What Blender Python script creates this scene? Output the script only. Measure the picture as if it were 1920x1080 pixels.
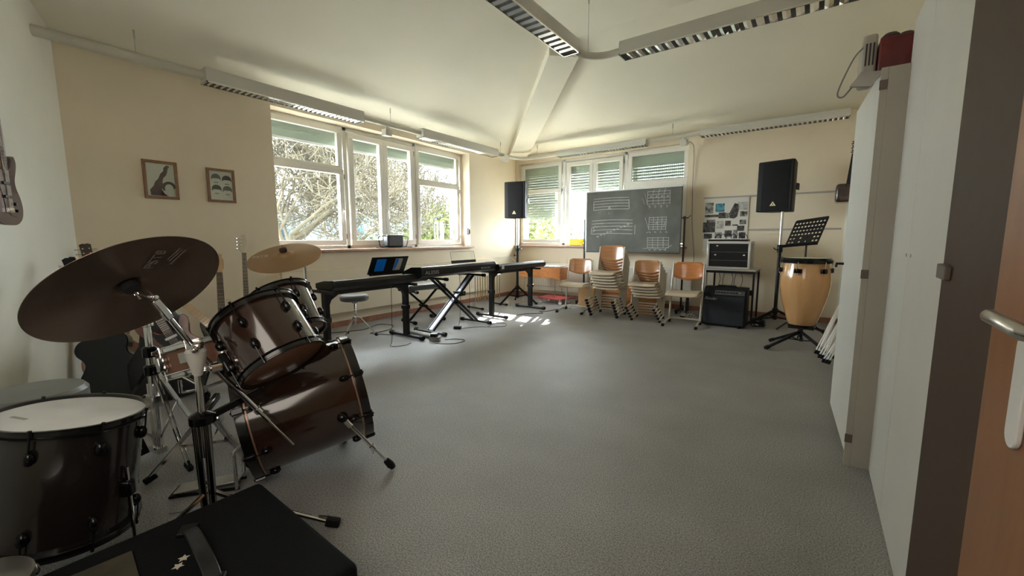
import bpy, math, random
from mathutils import Vector, Matrix
random.seed(7)
scene = bpy.context.scene
for o in list(bpy.data.objects): bpy.data.objects.remove(o)

# ---------------------------------------------------------------- camera
cam_data = bpy.data.cameras.new('camera'); cam = bpy.data.objects.new('camera', cam_data)
scene.collection.objects.link(cam)
cam_data.sensor_fit = 'HORIZONTAL'; cam_data.sensor_width = 36.0
cam_data.lens = 777.39 * 36.0 / 1920.0
cam_data.clip_start = 0.02; cam_data.clip_end = 300
yaw, pitch, roll = 0.6268, 0.1190, -0.0017
fw = Vector((-math.sin(yaw)*math.cos(pitch), math.cos(yaw)*math.cos(pitch), -math.sin(pitch)))
rt = Vector((math.cos(yaw), math.sin(yaw), 0)); up = rt.cross(fw)
r2 = rt*math.cos(roll) + up*math.sin(roll); u2 = -rt*math.sin(roll) + up*math.cos(roll)
mw = Matrix((r2, u2, -fw)).transposed().to_4x4(); mw.translation = Vector((5.2078, -7.3263, 1.2))
cam.matrix_world = mw
scene.camera = cam

# ---------------------------------------------------------------- light and exposure
scene.view_settings.view_transform = 'Standard'; scene.view_settings.look = 'None'
scene.view_settings.gamma = 1.0; scene.view_settings.use_curve_mapping = False
scene.view_settings.exposure = 2.5
scene.cycles.use_denoising = True
scene.cycles.max_bounces = 10; scene.cycles.diffuse_bounces = 6; scene.cycles.glossy_bounces = 4
scene.cycles.transparent_max_bounces = 24; scene.cycles.transmission_bounces = 8
scene.cycles.sample_clamp_indirect = 25.0
world = bpy.data.worlds.new('sky'); scene.world = world; world.use_nodes = True
wn = world.node_tree.nodes; bg = wn['Background']
bg.inputs['Color'].default_value = (0.88, 0.94, 1.0, 1); bg.inputs['Strength'].default_value = 6.5
sun_d = bpy.data.lights.new('sun', 'SUN'); sun_d.energy = 15; sun_d.angle = 0.012; sun_d.color = (1, 0.95, 0.86)
sun = bpy.data.objects.new('sun', sun_d); scene.collection.objects.link(sun)
sun.rotation_euler = Vector((0.68, -1.85, -1.0)).to_track_quat('-Z', 'Y').to_euler()
def area(name, loc, direction, sx, sy, energy, color=(1, 1, 1), portal=False):
    d = bpy.data.lights.new(name, 'AREA'); d.shape = 'RECTANGLE'; d.size = sx; d.size_y = sy; d.energy = energy; d.color = color
    o = bpy.data.objects.new(name, d); scene.collection.objects.link(o); o.location = loc
    o.rotation_euler = Vector(direction).to_track_quat('-Z', 'Y').to_euler()
    if portal: d.cycles.is_portal = True
    return o
area('window_portal_left', (-0.24, -3.18, 1.92), (1, 0, 0), 3.5, 1.75, 1, portal=True)
area('window_portal_back', (1.76, 0.14, 1.92), (0, -1, 0), 3.45, 1.75, 1, portal=True)
# added fill from behind the camera, in place of supposed corridor daylight
area('camera_side_fill', (4.4, -7.72, 1.75), (-0.45, 1, -0.15), 1.6, 1.3, 4, (1.0, 0.9, 0.78))

# ---------------------------------------------------------------- mesh helpers
COL = scene.collection
PI = math.pi
V = Vector
class MB:
    def __init__(s): s.v = []; s.f = []; s.m = []; s.T = Matrix.Identity(4); s.mi = 0
    def add(s, vs, fs):
        n = len(s.v); s.v += [tuple(s.T @ Vector(p)) for p in vs]
        for f in fs: s.f.append(tuple(i+n for i in f)); s.m.append(s.mi)
        return s
    def box(s, c, d, rz=0, M=None):
        x, y, z = d[0]/2, d[1]/2, d[2]/2
        vs = [(-x,-y,-z),(x,-y,-z),(x,y,-z),(-x,y,-z),(-x,-y,z),(x,-y,z),(x,y,z),(-x,y,z)]
        R = Matrix.Translation(c) @ (M if M is not None else Matrix.Rotation(rz, 4, 'Z'))
        return s.add([R @ Vector(p) for p in vs], [(0,3,2,1),(4,5,6,7),(0,1,5,4),(1,2,6,5),(2,3,7,6),(3,0,4,7)])
    def bx(s, x0, x1, y0, y1, z0, z1):
        return s.box(((x0+x1)/2, (y0+y1)/2, (z0+z1)/2), (abs(x1-x0), abs(y1-y0), abs(z1-z0)))
    def bar(s, p0, p1, w, h, upv=(0,0,1)):
        p0, p1 = Vector(p0), Vector(p1); d = p1-p0; M = fr((0,0,0), d, upv)
        return s.box((p0+p1)/2, (w, h, d.length), M=M)
    def cyl(s, p0, p1, r0, r1=None, n=16):
        return s.tube([p0, p1], r0, n, r1)
    def tube(s, pts, r, n=8, r1=None, closed=False, caps=True, radii=None):
        P = [Vector(p) for p in pts]; k = len(P); vs = []; fs = []
        tg = []
        for i in range(k):
            if closed: t = P[(i+1) % k]-P[i-1]
            elif i == 0: t = P[1]-P[0]
            elif i == k-1: t = P[-1]-P[-2]
            else: t = (P[i+1]-P[i]).normalized() + (P[i]-P[i-1]).normalized()
            if t.length < 1e-9: t = Vector((0,0,1))
            tg.append(t.normalized())
        a = tg[0].orthogonal().normalized()
        for i in range(k):
            a = (a - tg[i]*a.dot(tg[i])); a = a.normalized() if a.length > 1e-9 else tg[i].orthogonal().normalized()
            b = tg[i].cross(a)
            rr = radii[i] if radii else (r if r1 is None else r + (r1-r)*i/(k-1))
            for j in range(n):
                t = 2*PI*j/n; vs.append(P[i] + (a*math.cos(t)+b*math.sin(t))*rr)
        for i in range(k if closed else k-1):
            i2 = (i+1) % k
            for j in range(n):
                j2 = (j+1) % n; fs.append((i*n+j, i*n+j2, i2*n+j2, i2*n+j))
        if caps and not closed: fs.append(tuple(range(n-1, -1, -1))); fs.append(tuple(range((k-1)*n, k*n)))
        return s.add(vs, fs)
    def lathe(s, prof, o=(0,0,0), ax=(0,0,1), n=32, M=None):
        R = M if M is not None else fr(o, ax); vs = []; fs = []; k = len(prof)
        for r, z in prof:
            for j in range(n):
                t = 2*PI*j/n; vs.append(R @ Vector((r*math.cos(t), r*math.sin(t), z)))
        for i in range(k-1):
            for j in range(n):
                j2 = (j+1) % n; fs.append((i*n+j, i*n+j2, (i+1)*n+j2, (i+1)*n+j))
        if prof[0][0] > 1e-5: fs.append(tuple(range(n-1, -1, -1)))
        if prof[-1][0] > 1e-5: fs.append(tuple(range((k-1)*n, k*n)))
        return s.add(vs, fs)
    def prism(s, poly, z0, z1, M=None):
        R = M if M is not None else Matrix.Identity(4); k = len(poly)
        area2 = sum(poly[i][0]*poly[(i+1) % k][1]-poly[(i+1) % k][0]*poly[i][1] for i in range(k))
        if area2 < 0: poly = poly[::-1]
        vs = [R @ Vector((p[0], p[1], z0)) for p in poly] + [R @ Vector((p[0], p[1], z1)) for p in poly]
        fs = [tuple(range(k-1, -1, -1)), tuple(range(k, 2*k))] + [(i, (i+1) % k, (i+1) % k+k, i+k) for i in range(k)]
        return s.add(vs, fs)
    def grid(s, fn, nu, nv, th=0):
        vs = [fn(i/nu, j/nv) for i in range(nu+1) for j in range(nv+1)]
        return s.add(vs, [(i*(nv+1)+j, (i+1)*(nv+1)+j, (i+1)*(nv+1)+j+1, i*(nv+1)+j+1) for i in range(nu) for j in range(nv)])
    def ball(s, c, r, n=12, sc=(1,1,1)):
        vs = [Vector(c)+Vector((0,0,-r*sc[2]))]; m = n//2
        for i in range(1, m):
            ph = -PI/2 + PI*i/m
            for j in range(n):
                t = 2*PI*j/n; vs.append(Vector(c)+Vector((r*sc[0]*math.cos(ph)*math.cos(t), r*sc[1]*math.cos(ph)*math.sin(t), r*sc[2]*math.sin(ph))))
        vs.append(Vector(c)+Vector((0,0,r*sc[2]))); L = len(vs)-1; fs = []
        for j in range(n): fs.append((0, 1+(j+1) % n, 1+j)); fs.append((L, L-n+j, L-n+(j+1) % n))
        for i in range(m-2):
            for j in range(n): fs.append((1+i*n+j, 1+i*n+(j+1) % n, 1+(i+1)*n+(j+1) % n, 1+(i+1)*n+j))
        return s.add(vs, fs)
    def build(s, name, mat, parent=None, bevel=0, solid=0, sub=0, angle=35, seg=2):
        me = bpy.data.meshes.new(name); me.from_pydata(s.v, [], s.f)
        mats = mat if isinstance(mat, (list, tuple)) else [mat]
        for mt in mats: me.materials.append(mt)
        if len(mats) > 1: me.polygons.foreach_set('material_index', s.m)
        me.polygons.foreach_set('use_smooth', [True]*len(me.polygons))
        me.update(); me.set_sharp_from_angle(angle=math.radians(angle))
        o = bpy.data.objects.new(name, me); COL.objects.link(o)
        if parent is not None: o.parent = parent
        if solid: md = o.modifiers.new('solid', 'SOLIDIFY'); md.thickness = solid; md.offset = 0
        if bevel:
            md = o.modifiers.new('bevel', 'BEVEL'); md.width = bevel; md.segments = seg; md.limit_method = 'ANGLE'; md.angle_limit = 0.7
            md.harden_normals = False
        if sub: md = o.modifiers.new('sub', 'SUBSURF'); md.levels = sub; md.render_levels = sub
        return o
def fr(o, z, x=(1,0,0)):
    z = Vector(z).normalized(); x = Vector(x)
    x = x - z*x.dot(z)
    if x.length < 1e-4: x = z.orthogonal()
    x.normalize(); y = z.cross(x)
    M = Matrix((x, y, z)).transposed().to_4x4(); M.translation = Vector(o); return M
def arc(c, r, a0, a1, n, plane='xy'):
    out = []
    for i in range(n+1):
        t = a0 + (a1-a0)*i/n; u, w = r*math.cos(t), r*math.sin(t)
        out.append((c[0]+u, c[1]+w, c[2]) if plane == 'xy' else (c[0]+u, c[1], c[2]+w) if plane == 'xz' else (c[0], c[1]+u, c[2]+w))
    return out
def smooth(pts, k=6):
    P = [Vector(p) for p in pts]; out = []
    for i in range(len(P)-1):
        a = P[max(i-1, 0)]; b = P[i]; c = P[i+1]; d = P[min(i+2, len(P)-1)]
        for j in range(k):
            t = j/k; out.append(0.5*((2*b)+(c-a)*t+(2*a-5*b+4*c-d)*t*t+(3*b-a-3*c+d)*t**3))
    out.append(P[-1]); return out
def tag(o, label=None, cat=None, group=None, kind=None):
    if label: o['label'] = label
    if cat: o['category'] = cat
    if group: o['group'] = group
    if kind: o['kind'] = kind
    return o
def thing(name, label, cat, loc=(0,0,0), rz=0, group=None, M=None):
    o = bpy.data.objects.new(name, None); COL.objects.link(o); o.empty_display_size = 0.05
    if M is not None: o.matrix_world = M
    else: o.location = loc; o.rotation_euler = (0, 0, rz)
    return tag(o, label, cat, group)
def struct(o): o['kind'] = 'structure'; return o
def kids(o): return [c for c in bpy.data.objects if c.parent == o]
def dup(root, label, loc=None, rz=None, M=None, scale=None):
    def cp(o, par):
        c = o.copy(); COL.objects.link(c)
        if par is not None: c.parent = par
        for ch in kids_map.get(o.name, []): cp(ch, c)
        return c
    kids_map = {}
    for c in list(bpy.data.objects):
        if c.parent: kids_map.setdefault(c.parent.name, []).append(c)
    r = cp(root, None); r['label'] = label
    if M is not None: r.matrix_world = M
    if loc is not None: r.location = loc
    if rz is not None: r.rotation_euler = (0, 0, rz)
    if scale is not None: r.scale = scale
    return r
def text(name, body, size, M, mat, parent, ext=0.0008, align='CENTER', sx=1.0, shear=0):
    c = bpy.data.curves.new(name, 'FONT'); c.body = body; c.size = size; c.extrude = ext; c.align_x = align; c.align_y = 'CENTER'; c.shear = shear
    c.materials.append(mat); t_ = bpy.data.objects.new('tmp_text', c); COL.objects.link(t_); bpy.context.view_layer.update()
    me = bpy.data.meshes.new_from_object(t_.evaluated_get(bpy.context.evaluated_depsgraph_get())); bpy.data.objects.remove(t_)
    o = bpy.data.objects.new(name, me); COL.objects.link(o); o.parent = parent
    o.matrix_local = M @ Matrix.Diagonal((sx, 1, 1, 1)); return o

# ---------------------------------------------------------------- materials
def mat(name, col, rough=0.5, metal=0.0, var=0.0, vs=8.0, bump=0.0, bs=60.0, spec=0.5, coat=0.0, alpha=1.0, emit=0, sheen=0, aniso=0, col2=None, stretch=None, detail=4, bd=0.01):
    m = bpy.data.materials.new(name); m.use_nodes = True; nt = m.node_tree; b = nt.nodes['Principled BSDF']
    b.inputs['Base Color'].default_value = (*col, 1); b.inputs['Roughness'].default_value = rough; b.inputs['Metallic'].default_value = metal
    b.inputs['Specular IOR Level'].default_value = spec; b.inputs['Coat Weight'].default_value = coat; b.inputs['Coat Roughness'].default_value = 0.08
    if sheen: b.inputs['Sheen Weight'].default_value = sheen
    if emit: b.inputs['Emission Color'].default_value = (*col, 1); b.inputs['Emission Strength'].default_value = emit
    tc = nt.nodes.new('ShaderNodeTexCoord'); mp = nt.nodes.new('ShaderNodeMapping'); nt.links.new(tc.outputs['Object'], mp.inputs['Vector'])
    if stretch: mp.inputs['Scale'].default_value = stretch
    if var or col2:
        n = nt.nodes.new('ShaderNodeTexNoise'); n.inputs['Scale'].default_value = vs; n.inputs['Detail'].default_value = detail
        nt.links.new(mp.outputs[0], n.inputs['Vector'])
        cr = nt.nodes.new('ShaderNodeValToRGB'); nt.links.new(n.outputs['Fac'], cr.inputs['Fac'])
        c2 = col2 if col2 else tuple(max(0, c*(1-var)) for c in col); c1 = col if col2 else tuple(min(1, c*(1+var)) for c in col)
        cr.color_ramp.elements[0].position = 0.35; cr.color_ramp.elements[1].position = 0.65
        cr.color_ramp.elements[0].color = (*c2, 1); cr.color_ramp.elements[1].color = (*c1, 1)
        nt.links.new(cr.outputs['Color'], b.inputs['Base Color'])
    if bump:
        n2 = nt.nodes.new('ShaderNodeTexNoise'); n2.inputs['Scale'].default_value = bs; n2.inputs['Detail'].default_value = 3
        nt.links.new(mp.outputs[0], n2.inputs['Vector'])
        bp = nt.nodes.new('ShaderNodeBump'); bp.inputs['Strength'].default_value = bump; bp.inputs['Distance'].default_value = bd
        nt.links.new(n2.outputs['Fac'], bp.inputs['Height']); nt.links.new(bp.outputs['Normal'], b.inputs['Normal'])
    return m
def wood(name, c1, c2, rough=0.35, scale=3.0, stretch=(1, 1, 8), dist=4.0, coat=0.2, spec=0.5):
    m = bpy.data.materials.new(name); m.use_nodes = True; nt = m.node_tree; b = nt.nodes['Principled BSDF']
    b.inputs['Roughness'].default_value = rough; b.inputs['Coat Weight'].default_value = coat; b.inputs['Coat Roughness'].default_value = 0.12; b.inputs['Specular IOR Level'].default_value = spec
    tc = nt.nodes.new('ShaderNodeTexCoord'); mp = nt.nodes.new('ShaderNodeMapping'); nt.links.new(tc.outputs['Object'], mp.inputs['Vector'])
    mp.inputs['Scale'].default_value = stretch
    w = nt.nodes.new('ShaderNodeTexNoise'); w.inputs['Scale'].default_value = scale; w.inputs['Distortion'].default_value = dist; w.inputs['Detail'].default_value = 5
    nt.links.new(mp.outputs[0], w.inputs['Vector'])
    cr = nt.nodes.new('ShaderNodeValToRGB'); nt.links.new(w.outputs['Fac'], cr.inputs['Fac'])
    cr.color_ramp.elements[0].position = 0.3; cr.color_ramp.elements[0].color = (*c2, 1)
    cr.color_ramp.elements[1].position = 0.7; cr.color_ramp.elements[1].color = (*c1, 1)
    nt.links.new(cr.outputs['Color'], b.inputs['Base Color']); return m
def carpet():
    m = bpy.data.materials.new('grey_carpet'); m.use_nodes = True; nt = m.node_tree; b = nt.nodes['Principled BSDF']
    b.inputs['Roughness'].default_value = 0.55; b.inputs['Specular IOR Level'].default_value = 0.5
    tc = nt.nodes.new('ShaderNodeTexCoord'); L = nt.links.new
    n1 = nt.nodes.new('ShaderNodeTexNoise'); n1.inputs['Scale'].default_value = 160; n1.inputs['Detail'].default_value = 6; n1.inputs['Roughness'].default_value = 0.7
    n2 = nt.nodes.new('ShaderNodeTexNoise'); n2.inputs['Scale'].default_value = 2.2; n2.inputs['Detail'].default_value = 5
    L(tc.outputs['Object'], n1.inputs['Vector']); L(tc.outputs['Object'], n2.inputs['Vector'])
    c1 = nt.nodes.new('ShaderNodeValToRGB'); L(n1.outputs['Fac'], c1.inputs['Fac'])
    e = c1.color_ramp.elements; e[0].position = 0.36; e[0].color = (0.10, 0.097, 0.092, 1); e[1].position = 0.64; e[1].color = (0.44, 0.43, 0.415, 1)
    c2 = nt.nodes.new('ShaderNodeValToRGB'); L(n2.outputs['Fac'], c2.inputs['Fac'])
    e = c2.color_ramp.elements; e[0].position = 0.3; e[0].color = (0.86, 0.86, 0.86, 1); e[1].position = 0.7; e[1].color = (1.06, 1.06, 1.06, 1)
    mx = nt.nodes.new('ShaderNodeMix'); mx.data_type = 'RGBA'; mx.blend_type = 'MULTIPLY'; mx.inputs[0].default_value = 1
    L(c1.outputs[0], mx.inputs[6]); L(c2.outputs[0], mx.inputs[7]); L(mx.outputs[2], b.inputs['Base Color'])
    bp = nt.nodes.new('ShaderNodeBump'); bp.inputs['Strength'].default_value = 0.4; bp.inputs['Distance'].default_value = 0.004
    L(n1.outputs['Fac'], bp.inputs['Height']); L(bp.outputs['Normal'], b.inputs['Normal']); return m
M_ = {}
def glass_mat():
    m = bpy.data.materials.new('window_glass'); m.use_nodes = True; nt = m.node_tree; nt.nodes.clear()
    o = nt.nodes.new('ShaderNodeOutputMaterial'); mx = nt.nodes.new('ShaderNodeMixShader'); t = nt.nodes.new('ShaderNodeBsdfTransparent'); g = nt.nodes.new('ShaderNodeBsdfGlossy')
    mx.inputs[0].default_value = 0.05; g.inputs['Roughness'].default_value = 0.01; t.inputs['Color'].default_value = (0.96, 0.98, 0.97, 1)
    nt.links.new(t.outputs[0], mx.inputs[1]); nt.links.new(g.outputs[0], mx.inputs[2]); nt.links.new(mx.outputs[0], o.inputs['Surface']); return m
WALL = mat('cream_wall_paint', (0.73, 0.64, 0.50), 0.9, var=0.03, vs=1.5, bump=0.25, bs=160, spec=0.2, bd=0.003)
WALLW = mat('white_wall_paint', (0.76, 0.75, 0.68), 0.9, var=0.03, vs=1.5, bump=0.35, bs=120, spec=0.2, bd=0.004)
CEIL = mat('ceiling_paint', (0.78, 0.755, 0.65), 0.92, var=0.02, vs=1.0, bump=0.15, bs=150, spec=0.2, bd=0.003)
CARPET = carpet()
SKIRT = wood('reddish_baseboard_wood', (0.36, 0.16, 0.10), (0.25, 0.10, 0.06), 0.45, 3, (1, 1, 1))
PVC = mat('white_window_plastic', (0.78, 0.765, 0.71), 0.35, var=0.02, vs=3)
GLASS = glass_mat()
SHUT = mat('grey_green_shutter', (0.40, 0.47, 0.40), 0.6)
LAMPW = mat('light_grey_lamp_metal', (0.55, 0.54, 0.50), 0.45)
LAMPR = mat('bright_louvre_metal', (0.8, 0.8, 0.78), 0.15, metal=1)
DARK = mat('dark_gap', (0.03, 0.03, 0.03), 0.6)
BLK = mat('black_plastic', (0.005, 0.005, 0.006), 0.42, spec=0.35)
BLKM = mat('black_powder_coated_metal', (0.005, 0.005, 0.006), 0.4, spec=0.35)
RUB = mat('black_rubber', (0.005, 0.005, 0.005), 0.7, spec=0.3)
CHR = mat('chrome', (0.72, 0.72, 0.72), 0.12, metal=1, var=0.05, vs=30)
CHRD = mat('dull_steel', (0.45, 0.44, 0.42), 0.3, metal=1)
CREAMM = mat('beige_enamelled_tube', (0.50, 0.45, 0.36), 0.35)
WHT = mat('white_plastic', (0.75, 0.75, 0.74), 0.4)
GREYP = mat('grey_plastic', (0.22, 0.22, 0.21), 0.5)
CABW = mat('pale_grey_laminate', (0.60, 0.595, 0.56), 0.5, var=0.025, vs=3, bump=0.05, bs=200)
CABS = mat('beige_laminate_edge', (0.36, 0.335, 0.285), 0.55, var=0.03, vs=4)
BROWN = mat('dark_brown_door_paint', (0.062, 0.036, 0.022), 0.55, var=0.05, spec=0.2, vs=20)
DOORW = wood('orange_brown_door_veneer', (0.30, 0.125, 0.042), (0.24, 0.095, 0.03), 0.4, 2, (6, 6, 1), 2)
# ================================================================ the room
def slab(name, m, x0, x1, y0, y1, z0, z1): return struct(MB().bx(x0, x1, y0, y1, z0, z1).build(name, m))
slab('floor', CARPET, -0.4, 6.6, -8.4, 0.35, -0.1, 0)
WA0, WA1, WZ0, WZ1 = -4.905, -1.46, 1.06, 2.74        # opening in the left wall
w = MB()
w.bx(-0.4, 0, -6.7, WA0, 0, 2.95); w.bx(-0.4, 0, WA1, 0.4, 0, 2.95); w.bx(-0.4, 0, WA0, WA1, 0, WZ0-0.02); w.bx(-0.4, 0, WA0, WA1, WZ1, 2.95)
struct(w.build('wall_left', WALL))
WB0, WB1 = 0.07, 3.46
w = MB()
w.bx(0, WB0, 0, 0.4, 0, 2.95); w.bx(WB1, 6.6, 0, 0.4, 0, 2.95); w.bx(WB0, WB1, 0, 0.4, 0, WZ0-0.02); w.bx(WB0, WB1, 0, 0.4, WZ1, 2.95)
struct(w.build('wall_back', WALL))
w = MB(); w.prism([(-0.02, -6.6), (3.15, -7.93), (3.15, -8.3), (-0.4, -8.3), (-0.4, -6.6)], 0, 3.9)
struct(w.build('wall_left_front', WALLW))
slab('wall_front', WALLW, 3.1, 6.6, -8.3, -7.95, 0, 3.9)
slab('wall_right', WALL, 6.2, 6.6, -8.0, 0.1, 0, 3.9)
slab('wall_right_back', WALL, 5.56, 6.25, -3.72, 0.02, 0, 2.35)
# ceiling: slopes rising from the left and back walls to a flat middle
ZW, ZF, XF = 2.9, 3.6, 2.56
c = MB(); t = 0.12
def cpoly(ps):
    n = len(ps); c.add(ps + [(p[0], p[1], p[2]+t) for p in ps], [tuple(range(n-1, -1, -1)), tuple(range(n, 2*n))] + [(i, (i+1) % n, (i+1) % n+n, i+n) for i in range(n)])
s_ = (ZF-ZW)/XF
cpoly([(-0.3, 0.3, ZW-0.3*s_), (-0.3, -8.2, ZW-0.3*s_), (XF, -8.2, ZF), (XF, -XF, ZF)])
cpoly([(-0.3, 0.3, ZW-0.3*s_), (XF, -XF, ZF), (6.5, -XF, ZF), (6.5, 0.3, ZW-0.3*s_)])
cpoly([(XF, -8.2, ZF), (6.5, -8.2, ZF), (6.5, -XF, ZF), (XF, -XF, ZF)])
struct(c.build('ceiling', CEIL, angle=3))
# hip beam under the fold of the two slopes
b = MB(); d = V((1, -1, 0)).normalized(); sd = V((1, 1, 0)).normalized()
def bp(u, w_, dz):
    zc = ZW + u/math.sqrt(2)*s_
    return V((0, 0, zc)) + V((0, 0, dz)) + d*u + sd*w_
L0, L1 = 0.12, 3.60; hw = 0.19
secs = [(L0, 0.02), (L0+0.12, -0.09), (L0+0.5, -0.14), (L1, -0.16), (L1+0.02, -0.02)]
vs = []; fs = []
for u, dz in secs: vs += [bp(u, -hw, dz), bp(u, hw, dz), bp(u, hw, 0.22), bp(u, -hw, 0.22)]
for i in range(len(secs)-1):
    for j in range(4): fs.append((i*4+j, i*4+(j+1) % 4, i*4+4+(j+1) % 4, i*4+4+j))
fs += [(3, 2, 1, 0), tuple(len(vs)-4+k for k in range(4))]
b.add(vs, fs); struct(b.build('trim_1', CEIL, angle=20))
# skirting boards
struct(MB().bx(0, 0.022, -6.6, 0, 0, 0.075).build('baseboard_left', SKIRT, bevel=0.004))
struct(MB().bx(0.022, 5.56, -0.022, 0, 0, 0.075).build('baseboard_back', SKIRT, bevel=0.004))
# radiator covers below the two windows
g = thing('radiator_cover', 'long cream panel covering the radiator pipes below the left window', 'radiator cover')
MB().bx(0.001, 0.07, -4.93, -0.95, 0.2, 0.80).build('panel', WALL, g, bevel=0.004)
r = MB()
for i in range(14): r.bx(0.07, 0.074, -1.8+0.055*i, -1.78+0.055*i, 0.28, 0.74)
r.build('grille', WALL, g)
RAD = mat('white_radiator_enamel', (0.72, 0.70, 0.64), 0.35)
for x0, x1, lb in ((0.55, 1.75, 'white panel radiator under the back window, behind the wooden bass bars'), (2.05, 3.62, 'white panel radiator under the back window, behind the chairs')):
    g = thing('radiator', lb, 'radiator', ((x0+x1)/2, -0.07, 0))
    h = (x1-x0)/2; MB().bx(-h, h, -0.035, 0.035, 0.14, 0.70).build('panel', RAD, g, bevel=0.008)
    r = MB()
    for i in range(int((x1-x0)/0.05)): r.bx(-h+0.02+0.05*i, -h+0.032+0.05*i, -0.039, -0.035, 0.18, 0.66)
    r.build('ribs', RAD, g); MB().cyl((h-0.1, 0, 0), (h-0.1, 0, 0.15), 0.012).build('pipe', RAD, g)

# ---------------------------------------------------------------- windows
def window(name, org, ux, sashes, zlo, zhi, L0, L1, fd=0.07):
    # org: point on the window plane; ux: direction along the wall; local frame x along wall, y into the room
    g = struct(thing(name, None, None))
    g.matrix_world = Matrix.Identity(4)
    nrm = V((1, 0, 0)) if abs(ux[1]) > 0.5 else V((0, -1, 0))
    F = Matrix((V(ux), nrm, V((0, 0, 1)))).transposed().to_4x4(); F.translation = V(org)
    # outer fixed frame
    def rect(m, x0, x1, z0, z1, b, y0, y1, bt=None):
        bt = b if bt is None else bt
        m.bx(x0, x1, y0, y1, z1-b, z1); m.bx(x0, x1, y0, y1, z0, z0+bt); m.bx(x0, x0+b, y0, y1, z0+bt, z1-b); m.bx(x1-b, x1, y0, y1, z0+bt, z1-b)
    m = MB(); m.T = F; rect(m, L0, L1, zlo, zhi, 0.045, -0.06, 0.0)
    for a, b_ in zip(sashes[:-1], sashes[1:]):
        xm = (a['x1']+b_['x0'])/2
        if not (a.get('pair') and b_.get('pair')): m.bx(xm-0.03, xm+0.03, -0.06, 0.0, zlo, zhi)
    m.build('frame', PVC, g, bevel=0.004)
    for s in sashes:
        for (z0, z1, op) in s['panes']:
            m = MB(); m.T = F; bw = s.get('b', 0.07)
            rect(m, s['x0']-bw, s['x1']+bw, z0-bw, z1+bw, bw, -0.045, 0.028 if op else 0.012)
            so = m.build('sash', PVC, g, bevel=0.006)
            p = MB(); p.T = F; p.bx(s['x0'], s['x1'], -0.012, -0.008, z0, z1); p.build('pane', GLASS, so)
            if op and s.get('handle') is not None:
                hx = s['handle']; zc = (z0+z1)/2 - 0.05 if z1-z0 < 1.2 else 1.62
                h = MB(); h.T = F; h.bx(hx-0.014, hx+0.014, 0.028, 0.04, zc-0.035, zc+0.035); h.cyl((hx, 0.035, zc), (hx, 0.075, zc), 0.01, n=10)
                h.tube([(hx, 0.07, zc+0.005), (hx, 0.078, zc-0.02), (hx, 0.078, zc-0.12)], 0.010, 8); h.build('handle', WHT, so, bevel=0.003)
            hg = MB(); hg.T = F
            for zz in (z0+0.02, z1-0.06): hg.cyl((s['x1']+bw+0.012, 0.015, zz), (s['x1']+bw+0.012, 0.015, zz+0.07), 0.008, n=8)
            if op: hg.build('hinge', GREYP, so)
    return g, F
# left wall window; along-wall coordinate = world y
lo, hi = 1.18, 2.60
SA = [dict(x0=-4.83, x1=-3.965, panes=[(lo, 2.087, 1), (2.203, 2.642, 0)], handle=-3.925),
      dict(x0=-3.728, x1=-3.29, panes=[(lo, hi, 1)], pair=1, b=0.075),
      dict(x0=-3.14, x1=-2.70, panes=[(lo, hi, 1)], pair=1, b=0.075, handle=-3.18),
      dict(x0=-2.50, x1=-1.615, panes=[(lo, 2.087, 1), (2.193, 2.638, 0)], handle=-2.545)]
winA, FA = window('window_1', (-0.2, 0, 0), (0, 1, 0), SA, 1.06, 2.74, WA0, WA1)
# back wall window; along-wall coordinate = world x
SB = [dict(x0=0.155, x1=0.985, panes=[(lo, 2.122, 1), (2.20, 2.642, 0)]),
      dict(x0=1.243, x1=1.667, panes=[(lo, hi, 1)], pair=1, b=0.07),
      dict(x0=1.812, x1=2.256, panes=[(lo, hi, 1)], pair=1, b=0.07, handle=1.77),
      dict(x0=2.485, x1=3.368, panes=[(lo, 2.085, 1), (2.205, 2.642, 0)])]
winB, FB = window('window_2', (0, 0.1, 0), (1, 0, 0), SB, 1.06, 2.74, WB0, WB1)
SILL = wood('pale_red_wood_sill', (0.50, 0.33, 0.24), (0.42, 0.25, 0.17), 0.4, 3, (1, 1, 1))
MB().bx(-0.2, 0.07, WA0-0.04, WA1+0.04, WZ0-0.035, WZ0).build('window_sill', SILL, winA, bevel=0.008)
MB().bx(WB0-0.04, WB1+0.04, -0.07, 0.1, WZ0-0.035, WZ0).build('window_sill', SILL, winB, bevel=0.008)
# reveals keep plaster; roller shutter boxes and curtains outside the glass
def shutter(parent, F, x0, x1, ztop, zbot, y=-0.13, gap=0.0025):
    # box fascia plus slats with light slots
    m = MB(); m.T = F; m.bx(x0, x1, y-0.03, y+0.02, ztop, 2.75); m.build('shutter_box', SHUT, parent)
    if zbot is not None:
        s = MB(); s.T = F; z = zbot+0.03; pitch = 0.052
        s.bx(x0, x1, y-0.006, y+0.006, zbot, zbot+0.028)
        while z < ztop+0.02:
            s.bx(x0, x1, y-0.006, y+0.006, z+gap, z+pitch)
            xx = x0
            while xx < x1: s.bx(xx, xx+0.018, y-0.004, y+0.004, z-0.002, z+gap+0.002); xx += 0.034
            z += pitch
        s.build('shutter', SHUT, parent)
shutter(winA, FA, WA0, WA1, 2.485, None)
m = MB(); m.T = FA; m.bx(WA0, WA1, -0.135, -0.115, 2.455, 2.487); m.build('shutter_end_bar', WHT, winA)
shutter(winB, FB, WB0, 1.09, 2.50, 1.60)
shutter(winB, FB, 1.10, 2.38, 2.50, 2.115, gap=0.0045)
shutter(winB, FB, 2.39, WB1, 2.50, 1.12, gap=0.0075)
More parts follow.
